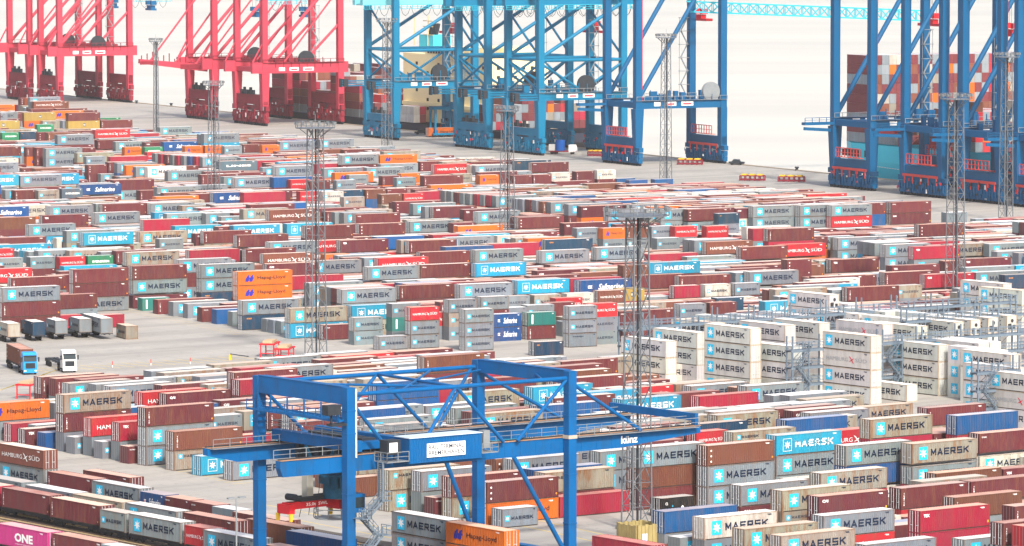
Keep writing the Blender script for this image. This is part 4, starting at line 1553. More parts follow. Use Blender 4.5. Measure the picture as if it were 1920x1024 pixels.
M_MAST = plain('mast_grey_steel', (.15, .165, .18), .5, .2, var=.25)
M_LAMP = plain('floodlight_housing', (.20, .215, .225), .35, .3)
mast(591, 240, 42.3, 3.0, 7.2, 'tall lattice mast with ring platform left of centre beside the open square')
mast(1195, 404, 42.3, 3.0, 8.6, 'nearest lattice mast rising from a yellow block among front containers')
mast(1249, 71, 42.3, 2.6, 6.0, 'lattice mast on the open quay beside the deep blue crane')
mast(1793, 186, 42.3, 3.0, 6.6, 'lattice mast in front of the right-hand blue cranes, left of its twin')
mast(1888, 107, 42.3, 2.7, 6.6, 'lattice mast by the right edge before the blue cranes')
mast(725, 41, 42.3, 2.6, 6.6, 'lattice mast standing before the turquoise crane legs and cream superstructure')
mast(400, 160, 33.0, 2.6, 5.6, 'short lattice mast in the far yard before the red cranes')
mast(951, 208, 33.0, 2.8, 5.6, 'short lattice mast at the yard end before the turquoise cranes')
mast(292, 78, 32.5, 1.5, 4.6, 'slim pale mast on the quay between the two pairs of red cranes', single=True)
# yellow block around the foot of the nearest mast
p = unproj(1200, 979, 4.2)
o = empty('mast_guard', (p.x, p.y, 0), A_F)
tag(o, 'yellow ribbed guard block around the foot of the nearest mast', 'guard block')
mb = MB()
for k in range(7):
    for s in (-1, 1):
        mb.box(-2.1 + k * .6, -1.56 + k * .6, s * 2.1 - .12, s * 2.1 + .12, 0, 4.15 - (k % 2) * .12)
        mb.box(s * 2.1 - .12, s * 2.1 + .12, -1.9 + k * .55, -1.4 + k * .55, 0, 4.1 - (k % 2) * .1)
mb.build('panel', plain('faded_yellow', (.36, .29, .12), .7, var=.25, scale=.8, dirt=(.2, .15, .08), dirt_amt=.5), o)
MB().box(-1.5, -.6, -2.28, -2.225, .4, 3.0).build('notice', plain('pale_blue_notice', (.45, .55, .68), .5), o)
# ---------------------------------------------------------------- quay cranes
SL, SW = -32.0, -2.0
def t_of(px, s, z=0.0):
    lo, hi = 200.0, 4000.0
    for _ in range(50):
        m = (lo + hi) / 2
        if proj(Q(s, m, z))[0] > px:
            lo = m
        else:
            hi = m
    return (lo + hi) / 2
ROPE = None
def quay_crane(pf, pn, style, label, group, ext=0.0, reel=True, girder=None):
    tf, tn = t_of(pf, SL), t_of(pn, SL)
    hw, tm, g = (tf - tn) / 2, (tf + tn) / 2, SW - SL
    mat = {'red': M_CRED, 'tur': M_TBLUE, 'deep': M_DBLUE}[style]
    c = empty('quay_crane', Q(SL, tm), A_Q)
    tag(c, label, 'quay crane', group)
    zp = {'red': 19.0, 'tur': 17.6, 'deep': 17.6}[style]
    kz = 1.28 if style == 'red' else 1.0                # height of the running gear
    zh, top, lw = 30.5, (68.0 if style == 'deep' else 56.0), (2.1 if style != 'deep' else 2.1)
    bm_ = M_DRED if style == 'red' else mat
    for x in (0, g):
        for y in (-hw, hw):
            mb = MB()
            mb.beam((x, y, 5.5), (x, y, zp), 2.2, 2.2, (0, 1, 0), 3.0, 3.0) if x == 0 else mb.beam((x, y, 5.5), (x, y, zp), 2.2, 2.4, (0, 1, 0))
            mb.beam((x, y, zp), (x, y, top), lw, lw, (0, 1, 0))
            o = mb.build('leg', mat, c)
            if style == 'deep' and y < 0 and x == 0:
                MB().box(x + lw / 2 + .01, x + lw / 2 + .55, y - .4, y + .4, zp + 2, top).build('cable_duct', M_REDP, o)
        mb = MB()
        mb.beam((x, -hw - 1.2, 7.3 * kz), (x, hw + 1.2, 7.3 * kz), 1.8, 3.6 if style == 'red' else 2.4)
        mb.build('sill_beam', bm_, c)
        for y in (-hw, hw):
            mb = MB()
            yc = y * .56
            ln = hw * .56 + 1.4
            mb.box(x - .75, x + .75, yc - ln, yc + ln, 4.2, 5.6)
            mb.box(x - .6, x + .6, yc - ln * .3, yc + ln * .3, 5.6, 6.2)
            for kk in range(9):
                yk = yc - ln * .9 + kk * ln * .21
                mb.box(x - 1.1, x - .76, yk, yk + ln * .12, 1.4 + (kk * 5 % 3) * .5, 3.4 + (kk * 7 % 4) * .4)
            for s in (-1, 1):
                yy = yc + s * ln * .5
                mb.prism([(yy - ln * .45, 3.3), (yy + ln * .45, 3.3), (yy + ln * .25, 2.3), (yy - ln * .25, 2.3)], x - .5, x + .5, 'x') if False else mb.box(x - .7, x + .7, yy - ln * .45, yy + ln * .45, 2.4, 4.0)
                for k in (-1, 1):
                    y3 = yy + k * ln * .23
                    mb.box(x - .7, x + .7, y3 - ln * .21, y3 + ln * .21, .8, 2.3)
            mb.cm = 1
            for k in range(8):
                y3 = yc - ln * .87 + k * ln * .25
                mb.tube((x - .35, y3, .5), (x + .35, y3, .5), .48, n=10)
            mb.cm = 2
            rb = random.Random(pf * 7 + int(y * 3) + int(x))
            for kk in range(7):
                yk, zk = yc + rb.uniform(-.9, .9) * ln, rb.uniform(1.0, 5.0)
                mb.cm = rb.choice((1, 1, 2, 3, 4))
                mb.box(x - 1.25, x - 1.12, yk, yk + rb.uniform(.3, .9), zk, zk + rb.uniform(.3, 1.2))
            mb.v = [(vx, vy, vz * kz) for vx, vy, vz in mb.v]
            mb.build('bogie', [bm_, M_DARK, M_STEEL, M_WHITE, M_REDP], c)
    for y in (-hw, hw):                           # portal beams across the rails
        mb = MB()
        x0 = -ext if style != 'red' or ext < 15 else 0
        d = 3.9 if style == 'red' else 2.6
        mb.box(-5.0 if style == 'red' else -1.0, g + (3.0 if style == 'red' else 1.0), y - .8, y + .8, zp, zp + d)
        o = mb.build('portal_beam', mat, c)
        m2 = MB()
        m2.box(-1.0, g + 1, y - 1.5, y - .82, zp + d - .1, zp + d)
        railing(m2, [(-1.0, y - 1.5, zp + d), (g + 1, y - 1.5, zp + d)], 1.2, 2.6, .09, False)
        m2.build('walkway', M_STEEL if style != 'red' else M_DRED, o)
        if ext and ext < 15:                       # landward rods or platform
            m3 = MB()
            for k in range(3):
                m3.beam((-1 - ext, y, zp + .3 + k * .8), (-1.0, y, zp + .3 + k * .8), .5, .42)
            m3.cm = 1
            m3.box(-1 - ext, -.6 - ext, y - 1.0, y + 1.0, zp - .2, zp + d + .2)
            m3.box(-ext, -ext + 1.6, y - 1.0, y + 1.0, zp, zp + d)
            m3.build('counter_arm', [mat, M_DARK], o)
        if style != 'red' or y < 0:
            for xa, xb in ((.18, .26), (.32, .44), (.50, .64)):
                m4 = MB()
                m4.box(g * xa, g * xb, y - .86, y - .81, zp + .8, zp + min(d, 2.6) - .5)
                so = m4.build('name_plate', M_WHITE, o)
                if xa > .3:
                    MB().box(g * (xa + .02), g * (xb - .02), y - .88, y - .865, zp + 1.1, zp + 1.6).build('name_band', M_MARK['red'], so)
        if style == 'tur':
            for a, b, r in (((0, zh), (g, zh), .55), ((0, zh + .8), (g, 49), .6), ((0, zh - .8), (g * .52, zp + d), .42), ((g, zh - .8), (g * .48, zp + d), .42)):
                MB().tube((a[0], y, a[1]), (b[0], y, b[1]), r, n=8).build('brace', mat, c)
        else:
            MB().tube((0, y, zp + d), (g * .98, y, 66 if style == 'deep' else 54.5), .62 if style == 'red' else .75, n=8).build('brace', mat, c)
            if style == 'red':
                MB().tube((g * .52, y, zp + d), (g * .1 + g * .9, y, 37), .5, n=8).build('brace', mat, c)
                MB().tube((g * .26, y, zp + d), (g * .98, y, 49), .32, n=6).build('brace', mat, c)
                MB().tube((-4.6, y, zp + d), (0, y, 31), .3, n=6).build('brace', mat, c)
    mb = MB()                                      # deck between the portal beams with its machinery
    rd = random.Random(pf)
    mb.box(1.2, g - 1.2, -hw + .85, hw - .85, zp + 1.6, zp + 1.75)
    for kk in range(9):
        xk, yk = rd.uniform(2, g - 4), rd.uniform(-hw + 1, hw - 2)
        mb.box(xk, xk + rd.uniform(.8, 2.6), yk, yk + 1.2, zp + 1.75, zp + rd.uniform(3.2, 5.4))
    for kk in range(10):
        xk = 1 + kk * (g - 2) / 9
        mb.beam((xk, -hw - .9, zp + 2), (xk, -hw - .9, zp + rd.uniform(4.0, 6.0)), .22)
    mb.build('machinery_deck', M_DRED if style == 'red' else mat, c)
    for x in (0, g):
        mb = MB()
        mb.box(x - .7, x + .7, -hw + .81, hw - .81, zp + .2, zp + 2.0)
        mb.build('tie_beam', mat, c)
        if style == 'tur':                         # bracing along the quay
            for ya, yb, za, zb_ in ((-hw, hw, zh, zh), (-hw, hw, zp + 2.6, zh - .8), (hw, -hw, zp + 2.6, zh - .8), (-hw, hw, zh + .8, 46)):
                MB().tube((x, ya, za), (x, yb, zb_), .38, n=8).build('brace', mat, c)
        mb = MB()
        zq = 62.0 if style == 'deep' else 50.0
        mb.box(x - .7, x + .7, -hw + .9, hw - .9, zq, zq + 1.8)
        mb.build('top_tie', mat, c)
    if reel:
        mb = MB()
        xr_ = g * (.55 if style != 'deep' else .86)
        for dy, r in ((-.5, 3.0), (.5, 3.0)):
            mb.tube((xr_, -hw + dy - .12, zp + 5.0), (xr_, -hw + dy + .12, zp + 5.0), r, n=22)
        mb.tube((xr_, -hw - .6, zp + 5.0), (xr_, -hw + .6, zp + 5.0), 2.3, n=18)
        mb.beam((xr_ - 1.5, -hw, zp + 2.3), (xr_, -hw, zp + 5), .35)
        mb.beam((xr_ + 1.5, -hw, zp + 2.3), (xr_, -hw, zp + 5), .35)
        mb.build('cable_reel', M_DARK if style != 'deep' else M_STEEL, c)
    if style == 'deep':
        for x in (0, g):                           # red service platforms on the sill
            mb = MB()
            mb.box(x - 2.4, x - 1.0, -hw * .75, hw * .55, 9.0, 9.15)
            railing(mb, [(x - 2.4, -hw * .75, 9.15), (x - 2.4, hw * .55, 9.15)], 2.6, 1.6, .13)
            mb.box(x - 1.25, x - .95, -hw * .9, hw * .95, 5.4, 6.1)
            for k in range(5):
                yk = -hw * .85 + k * hw * .42
                mb.box(x - 1.25, x - 1.0, yk, yk + .35, 3.4, 5.4)
            mb.build('service_platform', plain('coral_red_rail', (.62, .07, .06), .5) if 'coral_red_rail' not in MATS else MATS['coral_red_rail'], c)
        mb = MB()
        mb.box(-10.5, -1.0, hw - 1.0, hw + 1.0, zp + .4, zp + 1.2)
        railing(mb, [(-10.5, hw - 1.0, zp + 1.2), (-1.0, hw - 1.0, zp + 1.2)], 1.3, 2, .09)
        mb.beam((-10.3, hw, zp - .6), (-1.0, hw, zp - 1.2), .5, .9)
        mb.build('rear_platform', mat, c)
    else:
        mb = MB()
        yy = random.Random(pf).uniform(-.2, .4)
        for k in range(5):
            mb.box(-1.6, -.9, -hw * .5 + k * hw * .22, -hw * .5 + k * hw * .22 + 1.2, 8.6 * kz + .2, 10.0 * kz + (k % 2) * .9)
        mb.build('motor_row', M_DARK, c)
    if girder:
        x0, x1, z0, z1, gm = girder
        mb = MB()
        for y in (-3.2, 3.2):
            mb.box(x0, x1, y - 1.0, y + 1.0, z0, z1)
        mb.build('main_girder', gm, c)
        m2 = MB()
        for k in range(int((x1 - x0) / 4)):
            x = x0 + 2 + 4 * k
            pts = [(x + 4 * f, -4.4, z0 - .3 - 3.4 * (1 - (2 * f - 1) ** 2)) for f in (0, .25, .5, .75, 1)]
            m2.path(pts, .07, 4)
        m2.build('festoon_cable', M_DARK, c)
        m3 = MB()
        m3.box(x0, x1, -5.2, -4.2, z0 - 1.3, z0 - 1.15)
        railing(m3, [(x0, -5.2, z0 - 1.15), (x1, -5.2, z0 - 1.15)], 1.3, 2, .1)
        m3.build('walkway', M_CYAN, c)
    return c, g, hw
RG, TG, DG = 'red quay cranes at the far left', 'turquoise blue quay cranes along the quay', 'deep blue quay cranes'
quay_crane(19, 56, 'red', 'red quay crane cut by the left picture edge', RG)
quay_crane(77, 112, 'red', 'red quay crane just right of the one at the left edge', RG, girder=(31, 50, 41.5, 43.2, M_GBLUE))
rc, rg, rh = quay_crane(356, 402, 'red', 'red quay crane with a long stayed arm reaching out to its left', RG)
quay_crane(445, 496, 'red', 'red quay crane beside the turquoise cranes, rightmost of the reds', RG, girder=(4, 20, 45.0, 47.0, M_CYAN))
mb = MB()                                          # stayed arm of the third red crane
mb.beam((-27, -rh * .4, 22.2), (0, -rh * .4, 19.2), 1.6, 1.6, (0, 0, 1), 2.2, 2.6)
mb.build('rear_arm', M_CRED, rc)
mb = MB()
mb.box(-27, -20, -rh * .4 - .9, -rh * .4 - .82, 20.9, 22.2)
mb.box(-11, -2, -rh * .4 - 1.2, -rh * .4 - 1.1, 19.0, 20.8)
for k in range(12):
    x = -26 + k * 2.2
    mb.beam((x, -rh * .4, 22.6 - .11 * (x + 27)), (x, -rh * .4, 22.6 - .11 * (x + 27) + 1.8 + (k * 7 % 3) * .9), .3)
mb.build('arm_fittings', M_DRED, rc)
for x in (-23, -13, -5):
    MB().tube((x, -rh * .4, 22.2 - .1 * (x + 27)), (x + 22, -rh * .4, 49), .35, n=6).build('stay', M_CRED, rc)
quay_crane(690, 742, 'tur', 'turquoise quay crane with pale box girder nearest the red cranes', TG, ext=9.5, girder=(-9, 56, 45.8, 50, plain('pale_cyan_girder', (.16, .50, .56), .5, var=.1)))
quay_crane(860, 915, 'tur', 'turquoise quay crane second from the red cranes', TG, ext=9.5, girder=(-9, 56, 47.0, 51, M_TBLUE))
quay_crane(953, 1013, 'tur', 'turquoise quay crane third from the red cranes', TG, ext=9.5, girder=(-9, 40, 48.0, 52, M_TBLUE))
c4, g4, h4 = quay_crane(1138, 1195, 'deep', 'deep blue quay crane standing alone beside the open water', DG)
quay_crane(1565, 1634, 'deep', 'deep blue quay crane leftmost of the group before the moored ship', DG, reel=False)
quay_crane(1697, 1768, 'deep', 'deep blue quay crane second in the group before the moored ship', DG, reel=False)
quay_crane(1806, 1877, 'deep', 'deep blue quay crane third in the group before the moored ship', DG, reel=False)
quay_crane(1909, 1982, 'deep', 'deep blue quay crane cut by the right picture edge', DG, reel=False)
# the lone blue crane's lattice boom over the water
mb = MB()
b0, b1 = Vector((g4 - 6, 0, 47.2)), Vector((g4 + 78, 0, 43.4))
n = 26
for y in (-2.4, 2.4):
    for dz in (0, 3.2):
        mb.beam(b0 + Vector((0, y, dz)), b1 + Vector((0, y, dz)), .45)
    for k in range(n):
        a, b = b0.lerp(b1, k / n), b0.lerp(b1, (k + 1) / n)
        z0, z1 = (0, 3.2) if k % 2 == 0 else (3.2, 0)
        mb.beam(a + Vector((0, y, z0)), b + Vector((0, y, z1)), .28)
        mb.beam(b + Vector((0, y, 0)), b + Vector((0, y, 3.2)), .2)
for k in range(0, n + 1):
    a = b0.lerp(b1, k / n)
    mb.beam(a + Vector((0, -2.4, 0)), a + Vector((0, 2.4, 0)), .25)
mb.build('boom', M_CYAN, c4)
def ladder_tower(c, x, y, z0, z1):
    mb = MB()
    n = int((z1 - z0) / 4.2)
    for k in range(n):
        za = z0 + k * 4.2
        s = 1 if k % 2 else -1
        mb.beam((x - s * 1.2, y, za), (x + s * 1.2, y, za + 4.2), .28, .35)
        mb.box(x - 1.8, x + 1.8, y - .6, y + .6, za + 4.0, za + 4.15)
        mb.beam((x - 1.7, y, za), (x - 1.7, y, za + 4.2), .12)
        mb.beam((x + 1.7, y, za), (x + 1.7, y, za + 4.2), .12)
    mb.build('ladder', M_STEEL, c)
ladder_tower(c4, g4 - 2.6, h4, 20, 49)
for cc in [o for o in bpy.data.objects if o.name.startswith('quay_crane') and o.get('group') == DG][1:]:
    ladder_tower(cc, SW - SL - 2.4, 5, 20, 49)
for cc in [o for o in bpy.data.objects if o.name.startswith('quay_crane') and o.get('group') in (RG, TG)]:
    ladder_tower(cc, SW - SL - 2.6, 4, 22, 47)
# red spreaders hanging in the cranes
SPR = [(843, 52, 'first'), (1113, 50, 'second'), (1313, 27, 'x'), (1747, 36, 'y'), (1895, 55, 'z'), (212, 6, 'b'), (283, 10, 'b'), (480, 22, 'b'), (572, 22, 'b')]
for px, py, _ in SPR:
    t = t_of(px, 4.0, 38)
    p = unproj(px, py, 0)
    # solve height on the plane s = +4 where the pixel row matches
    lo, hi = 20.0, 60.0
    for _k in range(40):
        m = (lo + hi) / 2
        t = t_of(px, 4.0, m)
        if proj(Q(4.0, t, m))[1] > py: lo = m
        else: hi = m
    s = empty('quay_spreader', Q(4.0, t, m - 2), A_Q)
    tag(s, {843: 'red spreader hanging before the first turquoise crane leg', 1113: 'red spreader hanging in the third turquoise crane', 1313: 'red spreader hanging beside the lone deep blue crane mast',
            1747: 'red spreader hanging over the moored ship behind the blue cranes', 1895: 'red spreader hanging over the ship at the right edge',
            212: 'dark blue hoist block hanging in the red crane near the left edge', 283: 'dark blue hoist block hanging right of the left red cranes', 480: 'dark blue hoist block hanging in the third red crane',
            572: 'dark blue hoist block hanging in the rightmost red crane'}[px], 'spreader', 'spreaders hanging in the quay cranes')
    mb = MB()
    mb.box(-1.2, 1.2, *((-6.0, 6.0) if px > 600 else (-3.0, 3.0)), 0, .8)
    mb.box(-.9, .9, -2.2, 2.2, .8, 2.0)
    for y in (-2.4, 2.4):
        mb.box(-1.1, 1.1, y - .7, y + .7, 2.2, 3.8)
    mb.build('beam', M_REDP if px > 600 else M_DBLUE, s)
    mb = MB()
    for y in (-1.6, 1.6):
        for x in (-.7, .7):
            mb.tube((x, y, 3.6), (x, y, 16), .06, n=4)
    mb.build('hoist_rope', M_DARK, s)

# ---------------------------------------------------------------- ships
def mass_boxes(name, items, parent, label=None):
    """items: (s0, s1, t0, t1, z0, z1, colour)"""
    V_, F_, C_, MI = [], [], [], []
    n = 0
    for s0, s1, t0, t1, z0, z1, col in items:
        for z in (z0, z1):
            for s, t in ((s0, t0), (s1, t0), (s1, t1), (s0, t1)):
                p = Q(s, t, z)
                V_.append((p.x, p.y, p.z))
        for f, mi in (((0, 1, 5, 4), 0), ((1, 2, 6, 5), 0), ((2, 3, 7, 6), 0), ((3, 0, 4, 7), 0), ((4, 5, 6, 7), 1)):
            F_.append(tuple(i + n for i in f))
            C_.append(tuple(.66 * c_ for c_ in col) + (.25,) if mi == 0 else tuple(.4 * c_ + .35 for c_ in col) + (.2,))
            MI.append(mi)
        n += 8
    me = bpy.data.meshes.new(name)
    me.from_pydata(V_, [], F_)
    me.materials.append(M_PAINT_A)
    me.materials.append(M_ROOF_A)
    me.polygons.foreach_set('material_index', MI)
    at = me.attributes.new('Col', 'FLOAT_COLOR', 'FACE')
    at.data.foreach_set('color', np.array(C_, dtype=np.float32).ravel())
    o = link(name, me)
    o['kind'] = 'stuff'
    if parent is not None:
        o.parent = parent
        o.matrix_parent_inverse = parent.matrix_basis.inverted()
    elif label:
        tag(o, label, 'containers')
    return o
def hull_mesh(secs):
    """secs: list of (t, [(s, z), ...]) cross-sections"""
    mb = MB()
    n = len(secs[0][1])
    vs = []
    for t, pr in secs:
        for s, z in pr:
            p = Q(s, t, z)
            vs.append((p.x, p.y, p.z))
    fs = []
    for k in range(len(secs) - 1):
        for i in range(n - 1):
            fs.append((k * n + i, k * n + i + 1, (k + 1) * n + i + 1, (k + 1) * n + i))
    fs.append(tuple(range(n)))
    fs.append(tuple(range((len(secs) - 1) * n, len(secs) * n)))
    mb.add(vs, fs)
    return mb
def world_child(o, parent):
    o.parent = parent
    o.matrix_parent_inverse = parent.matrix_basis.inverted()
    return o
pal = ['m', 'm', 'n', 'b', 'g', 'R', 'G', 'W', 'g', 'b', 'r', 'm', 'm', 'g', 'o']
def ship_stack(items, t0, s0, rows, tiers, z0, rr, side=None, ln=12.19, jit=0):
    for r_ in range(rows):
        for k in range(tiers - (rr.random() < jit)):
            kd = side[k] if (side and r_ == 0 and k < len(side)) else rr.choice(pal)
            col = KIND[kd][0]
            f = rr.uniform(.85, 1.15)
            items.append((s0 + r_ * 2.5, s0 + r_ * 2.5 + 2.44, t0, t0 + ln, z0 + k * 2.9, z0 + k * 2.9 + 2.86, [min(.9, c_ * f) for c_ in col]))
rr = random.Random(11)
# ship at the right
tc = t_of(1626, 4.5, 20)
te = tc + 15
S2 = empty('container_ship', Q(32, tc - 60, -6), A_Q)
tag(S2, 'container ship with sky blue hull moored behind the right-hand blue cranes', 'ship', 'moored container ships')
hz = 9.6
secs = []
for t, sA, sB, zl in ((te + 7, 20, 48, 3.0), (te + 3, 8, 60, 0.5), (te - 6, 4.2, 63.8, -3.0), (te - 26, 3.6, 64.4, -6.5), (te - 60, 3.4, 64.6, -6.8), (te - 260, 3.4, 64.6, -6.8)):
    secs.append((t, [(sA, hz), (sA + .2, 4.5), (sA + 2.2 + (1.5 if t > te - 10 else 0), min(zl + 2.5, 2)), (sA + 5, zl), (sB - 5, zl), (sB, hz)]))
M_HULL = plain('sky_blue_hull', (.05, .60, .74), .4, var=.08, scale=.05)
h = hull_mesh(secs)
world_child(h.build('hull', M_HULL), S2)
mb = MB()
for k in range(60):                                # draught line along the hull
    a, b = te - 8 - k * 1.5, te - 8 - (k + .7) * 1.5
    pa, pb = Q(3.9, a, 3.4 - .0 * k), Q(3.9, b, 3.4)
    mb.beam(pa - Vector((0, 0, .03 * k)), pb - Vector((0, 0, .03 * k)), .08, .16)
world_child(mb.build('draught_line', M_WHITE), S2)
mb = MB()
for k, w in ((0, 3.0), (5, 5.0), (13, 1.4)):
    a, b = Q(4.0, te - 2 - k, 6.2), Q(4.0, te - 2 - k - w, 8.0)
    pts = [Q(3.55, te - 2 - k, 5.6), Q(3.55, te - 2 - k - w, 5.6), Q(3.55, te - 2 - k - w, 7.6), Q(3.55, te - 2 - k, 7.6)]
    inn = [Q(4.6, te - 2 - k, 5.6), Q(4.6, te - 2 - k - w, 5.6), Q(4.6, te - 2 - k - w, 7.6), Q(4.6, te - 2 - k, 7.6)]
    mb.add(pts + inn, [(0, 1, 2, 3), (7, 6, 5, 4), (0, 4, 5, 1), (1, 5, 6, 2), (2, 6, 7, 3), (3, 7, 4, 0)])
world_child(mb.build('mooring_opening', M_DARK), S2)
items = []
ship_stack(items, tc, 4.6, 23, 9, hz + .3, rr, side=['g', 'm', 'g', 'm', 'm', 'm', 'g', 'm', 'm'])
ship_stack(items, tc - 16, 4.6, 23, 3, hz + .3, rr, jit=.5)
ship_stack(items, tc - 46, 4.6, 23, 4, hz + .3, rr, jit=.5)
ship_stack(items, tc - 61, 4.6, 23, 5, hz + .3, rr, jit=.5)
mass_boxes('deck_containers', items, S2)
mb = MB()
for tb in (tc - 2.0, tc - 18.5, tc - 31, tc - 48.5):                    # lashing bridges
    for k in range(17):
        s = 4.4 + k * 3.65
        mb.beam(Q(s, tb, hz), Q(s, tb, hz + 9), .5)
    for z in (3, 6, 9):
        mb.beam(Q(4.2, tb, hz + z), Q(63, tb, hz + z), .9, .35)
        for k in range(16):
            s = 4.4 + k * 3.65
            mb.beam(Q(s, tb, hz + z - 3), Q(s + 3.65, tb, hz + z), .18)
world_child(mb.build('lashing_bridge', plain('rust_brown_steel', (.20, .06, .055), .6, var=.3)), S2)
# ship at the left with the cream superstructure
S1 = empty('container_ship', Q(25, t_of(700, 20), -6), A_Q)
tag(S1, 'container ship with cream superstructure moored behind the red and turquoise cranes', 'ship', 'moored container ships')
ta_, tb_ = t_of(505, 5), t_of(930, 5)
secs = []
for t, sA, zl in ((ta_ + 22, 22, 2), (ta_ + 6, 10, -2), (ta_ - 12, 4.6, -6.5), (tb_ + 10, 4.2, -6.8), (tb_ - 10, 5.5, -5), (tb_ - 22, 14, -1)):
    secs.append((t, [(sA, 2.2), (sA + .3, -2.0), (sA + 3, zl), (40 - sA * .4, zl), (46 - sA * .4, 2.2)]))
world_child(hull_mesh(secs).build('hull', plain('dark_hull', (.03, .035, .055), .5)), S1)
items = []
bay = ta_ - 2
i = 0
ts0, ts1 = t_of(893, 8, 15), t_of(728, 8, 15)
while bay - 12.3 > tb_ + 4:
    if bay < ts0 or bay - 12.3 > ts1 + 2:
        tiers = (5, 6, 5, 4, 6, 4, 3, 5)[i % 8] if bay > ts1 else (3, 4, 2)[i % 3]
        ship_stack(items, bay - 12.3, 5.2, 15, tiers, 2.4, rr, side=['g', 'm', 'b', 'R', 'm', 'g'], jit=.6)
    bay -= 13.4
    i += 1
ship_stack(items, t_of(775, 4.8, 5) , 4.9, 2, 2, 2.4, rr, side=['w', 'w'])
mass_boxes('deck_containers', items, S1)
# superstructure: slab of decks with windows
ss0, ss1 = ts0, ts1
mb = MB()
def qbox(mb, s0, s1, t0, t1, z0, z1):
    pts = [Q(s0, t0), Q(s1, t0), Q(s1, t1), Q(s0, t1)]
    slab(mb, pts, z0, z1)
tw = (ss1 - ss0)
qbox(mb, 14, 36, ss0, ss1, 2.2, 26.5)
qbox(mb, 9, 42, ss0 + tw * .2, ss0 + tw * .6, 26.5, 29.5)
qbox(mb, 12.5, 14, ss0 + 2, ss1 - 2, 8, 9.2)
sup = world_child(mb.build('superstructure', M_CREAM), S1)
win = MB()
for dk in range(6):
    for k in range(7):
        t = ss0 + tw * (.08 + .125 * k)
        if (k + dk) % 3 == 1:
            continue
        qbox(win, 13.9, 14.02, t, t + 1.6, 6.5 + dk * 3.2, 7.6 + dk * 3.2)
for k in range(12):
    qbox(win, 8.9, 9.02, ss0 + tw * .22 + k * tw * .03, ss0 + tw * .22 + k * tw * .03 + tw * .022, 27.3, 28.6)
for k in range(6):
    for dk in range(6):
        qbox(win, 16 + k * 3.3, 17.2 + k * 3.3, ss0 - .1, ss0 + .02, 6.5 + dk * 3.2, 7.6 + dk * 3.2)
world_child(win.build('window', M_GLASS), sup) if False else world_child(win.build('window_row', M_GLASS), S1)
mb = MB()
ft = t_of(818, 24, 30)
qbox(mb, 20, 27, ft - 6, ft + 6, 27, 33)
fo = world_child(mb.build('funnel', M_HULL), S1)
mb = MB()
for dt in (-2, 1, 3):
    mb.tube(Q(23, ft + dt, 33), Q(23.5, ft + dt - 1, 37), .7, n=8)
world_child(mb.build('exhaust_pipe', M_DARK), S1)
mb = MB()
mt = t_of(812, 22, 36)
mb.beam(Q(20, mt, 29), Q(20, mt, 40), .5)
for z in (33, 36, 38):
    mb.beam(Q(20, mt - 4, z), Q(20, mt + 4, z), .3)
mt2 = t_of(786, 22, 34)
mb.beam(Q(20, mt2, 29), Q(20, mt2, 39), .45)
world_child(mb.build('radar_mast', plain('buff_mast', (.5, .40, .22), .6)), S1)
# ---------------------------------------------------------------- steel racks with walkways between the reefers
def rack(px, py, ztop, length, levels, label, w=1.5, tall=2.3, stair=True, back=0):
    p = unproj(px, py, ztop)
    o = empty('reefer_rack', (p.x, p.y, 0), A_F)
    tag(o, label, 'steel rack', 'steel service racks of the reefer stacks')
    step = 4.3
    n = max(1, round(length / step))
    mb = MB()
    for k in range(n + 1):
        x = length * k / n
        for y in (0, w):
            mb.beam((x, y, 0), (x, y, ztop + (tall if k % 2 == 0 else 1.2)), .22)
        for z in levels:
            mb.beam((x, 0, z - .12), (x, w, z - .12), .14, .2)
    mb.build('post', M_RAILST, o)
    for z in levels:
        mb = MB()
        mb.box(-.3, length + .3, -.06, w + .06, z - .10, z - .02)
        d = mb.build('deck', M_RAILST, o)
        mb = MB()
        for y in (-.02, w + .02):
            mb.beam((-.3, y, z - .22), (length + .3, y, z - .22), .14, .40)
            for h in (.55, 1.1):
                mb.beam((-.3, y, z + h), (length + .3, y, z + h), .10)
            for k in range(int(length / 1.4) + 1):
                mb.beam((k * 1.4, y, z), (k * 1.4, y, z + 1.1), .06)
        mb.build('railing', M_RAILST, o)
    if stair:
        mb = MB()
        zz = [0.0] + sorted(levels)
        for k in range(len(zz) - 1):
            xa, xb = (.6, 3.4) if k % 2 == 0 else (3.4, .6)
            stairs(mb, (xa, -.55, zz[k]), (xb, -.55, zz[k + 1]), .6, (0, 1, 0), True)
        mb.build('staircase', M_RAILST, o)
    for k in range(n):
        x0, x1 = length * k / n, length * (k + 1) / n
        if k % 3 == 0:
            zz = [0.0] + sorted(levels)
            for a, b in zip(zz[:-1], zz[1:]):
                MB().beam((x0, w, a), (x1, w, b), .07).build('brace', M_RAILST, o)
    return o
L3_ = [2.9, 5.8, 8.7]
rack(1655, 643, 8.7, 36, L3_, 'long steel rack right of the tallest reefer stack')
rack(1486, 657, 8.7, 7.2, L3_, 'short steel stair rack left of the tallest reefer stack')
rack(1834, 699, 8.7, 9, L3_, 'steel stair rack between the reefers near the right edge')
rack(1205, 613, 8.7, 90, L3_, 'longest steel rack walkway behind the reefer stacks', tall=2.6)
rack(1700, 603, 8.7, 40, L3_, 'steel rack walkway between the two rows of cooling unit reefers', stair=False)
rack(1330, 640, 5.8, 12, [2.9, 5.8], 'low steel rack behind the left reefer stacks', stair=False)
rack(1170, 618, 5.8, 7.0, [2.9, 5.8], 'steel stair rack at the left end of the reefers')

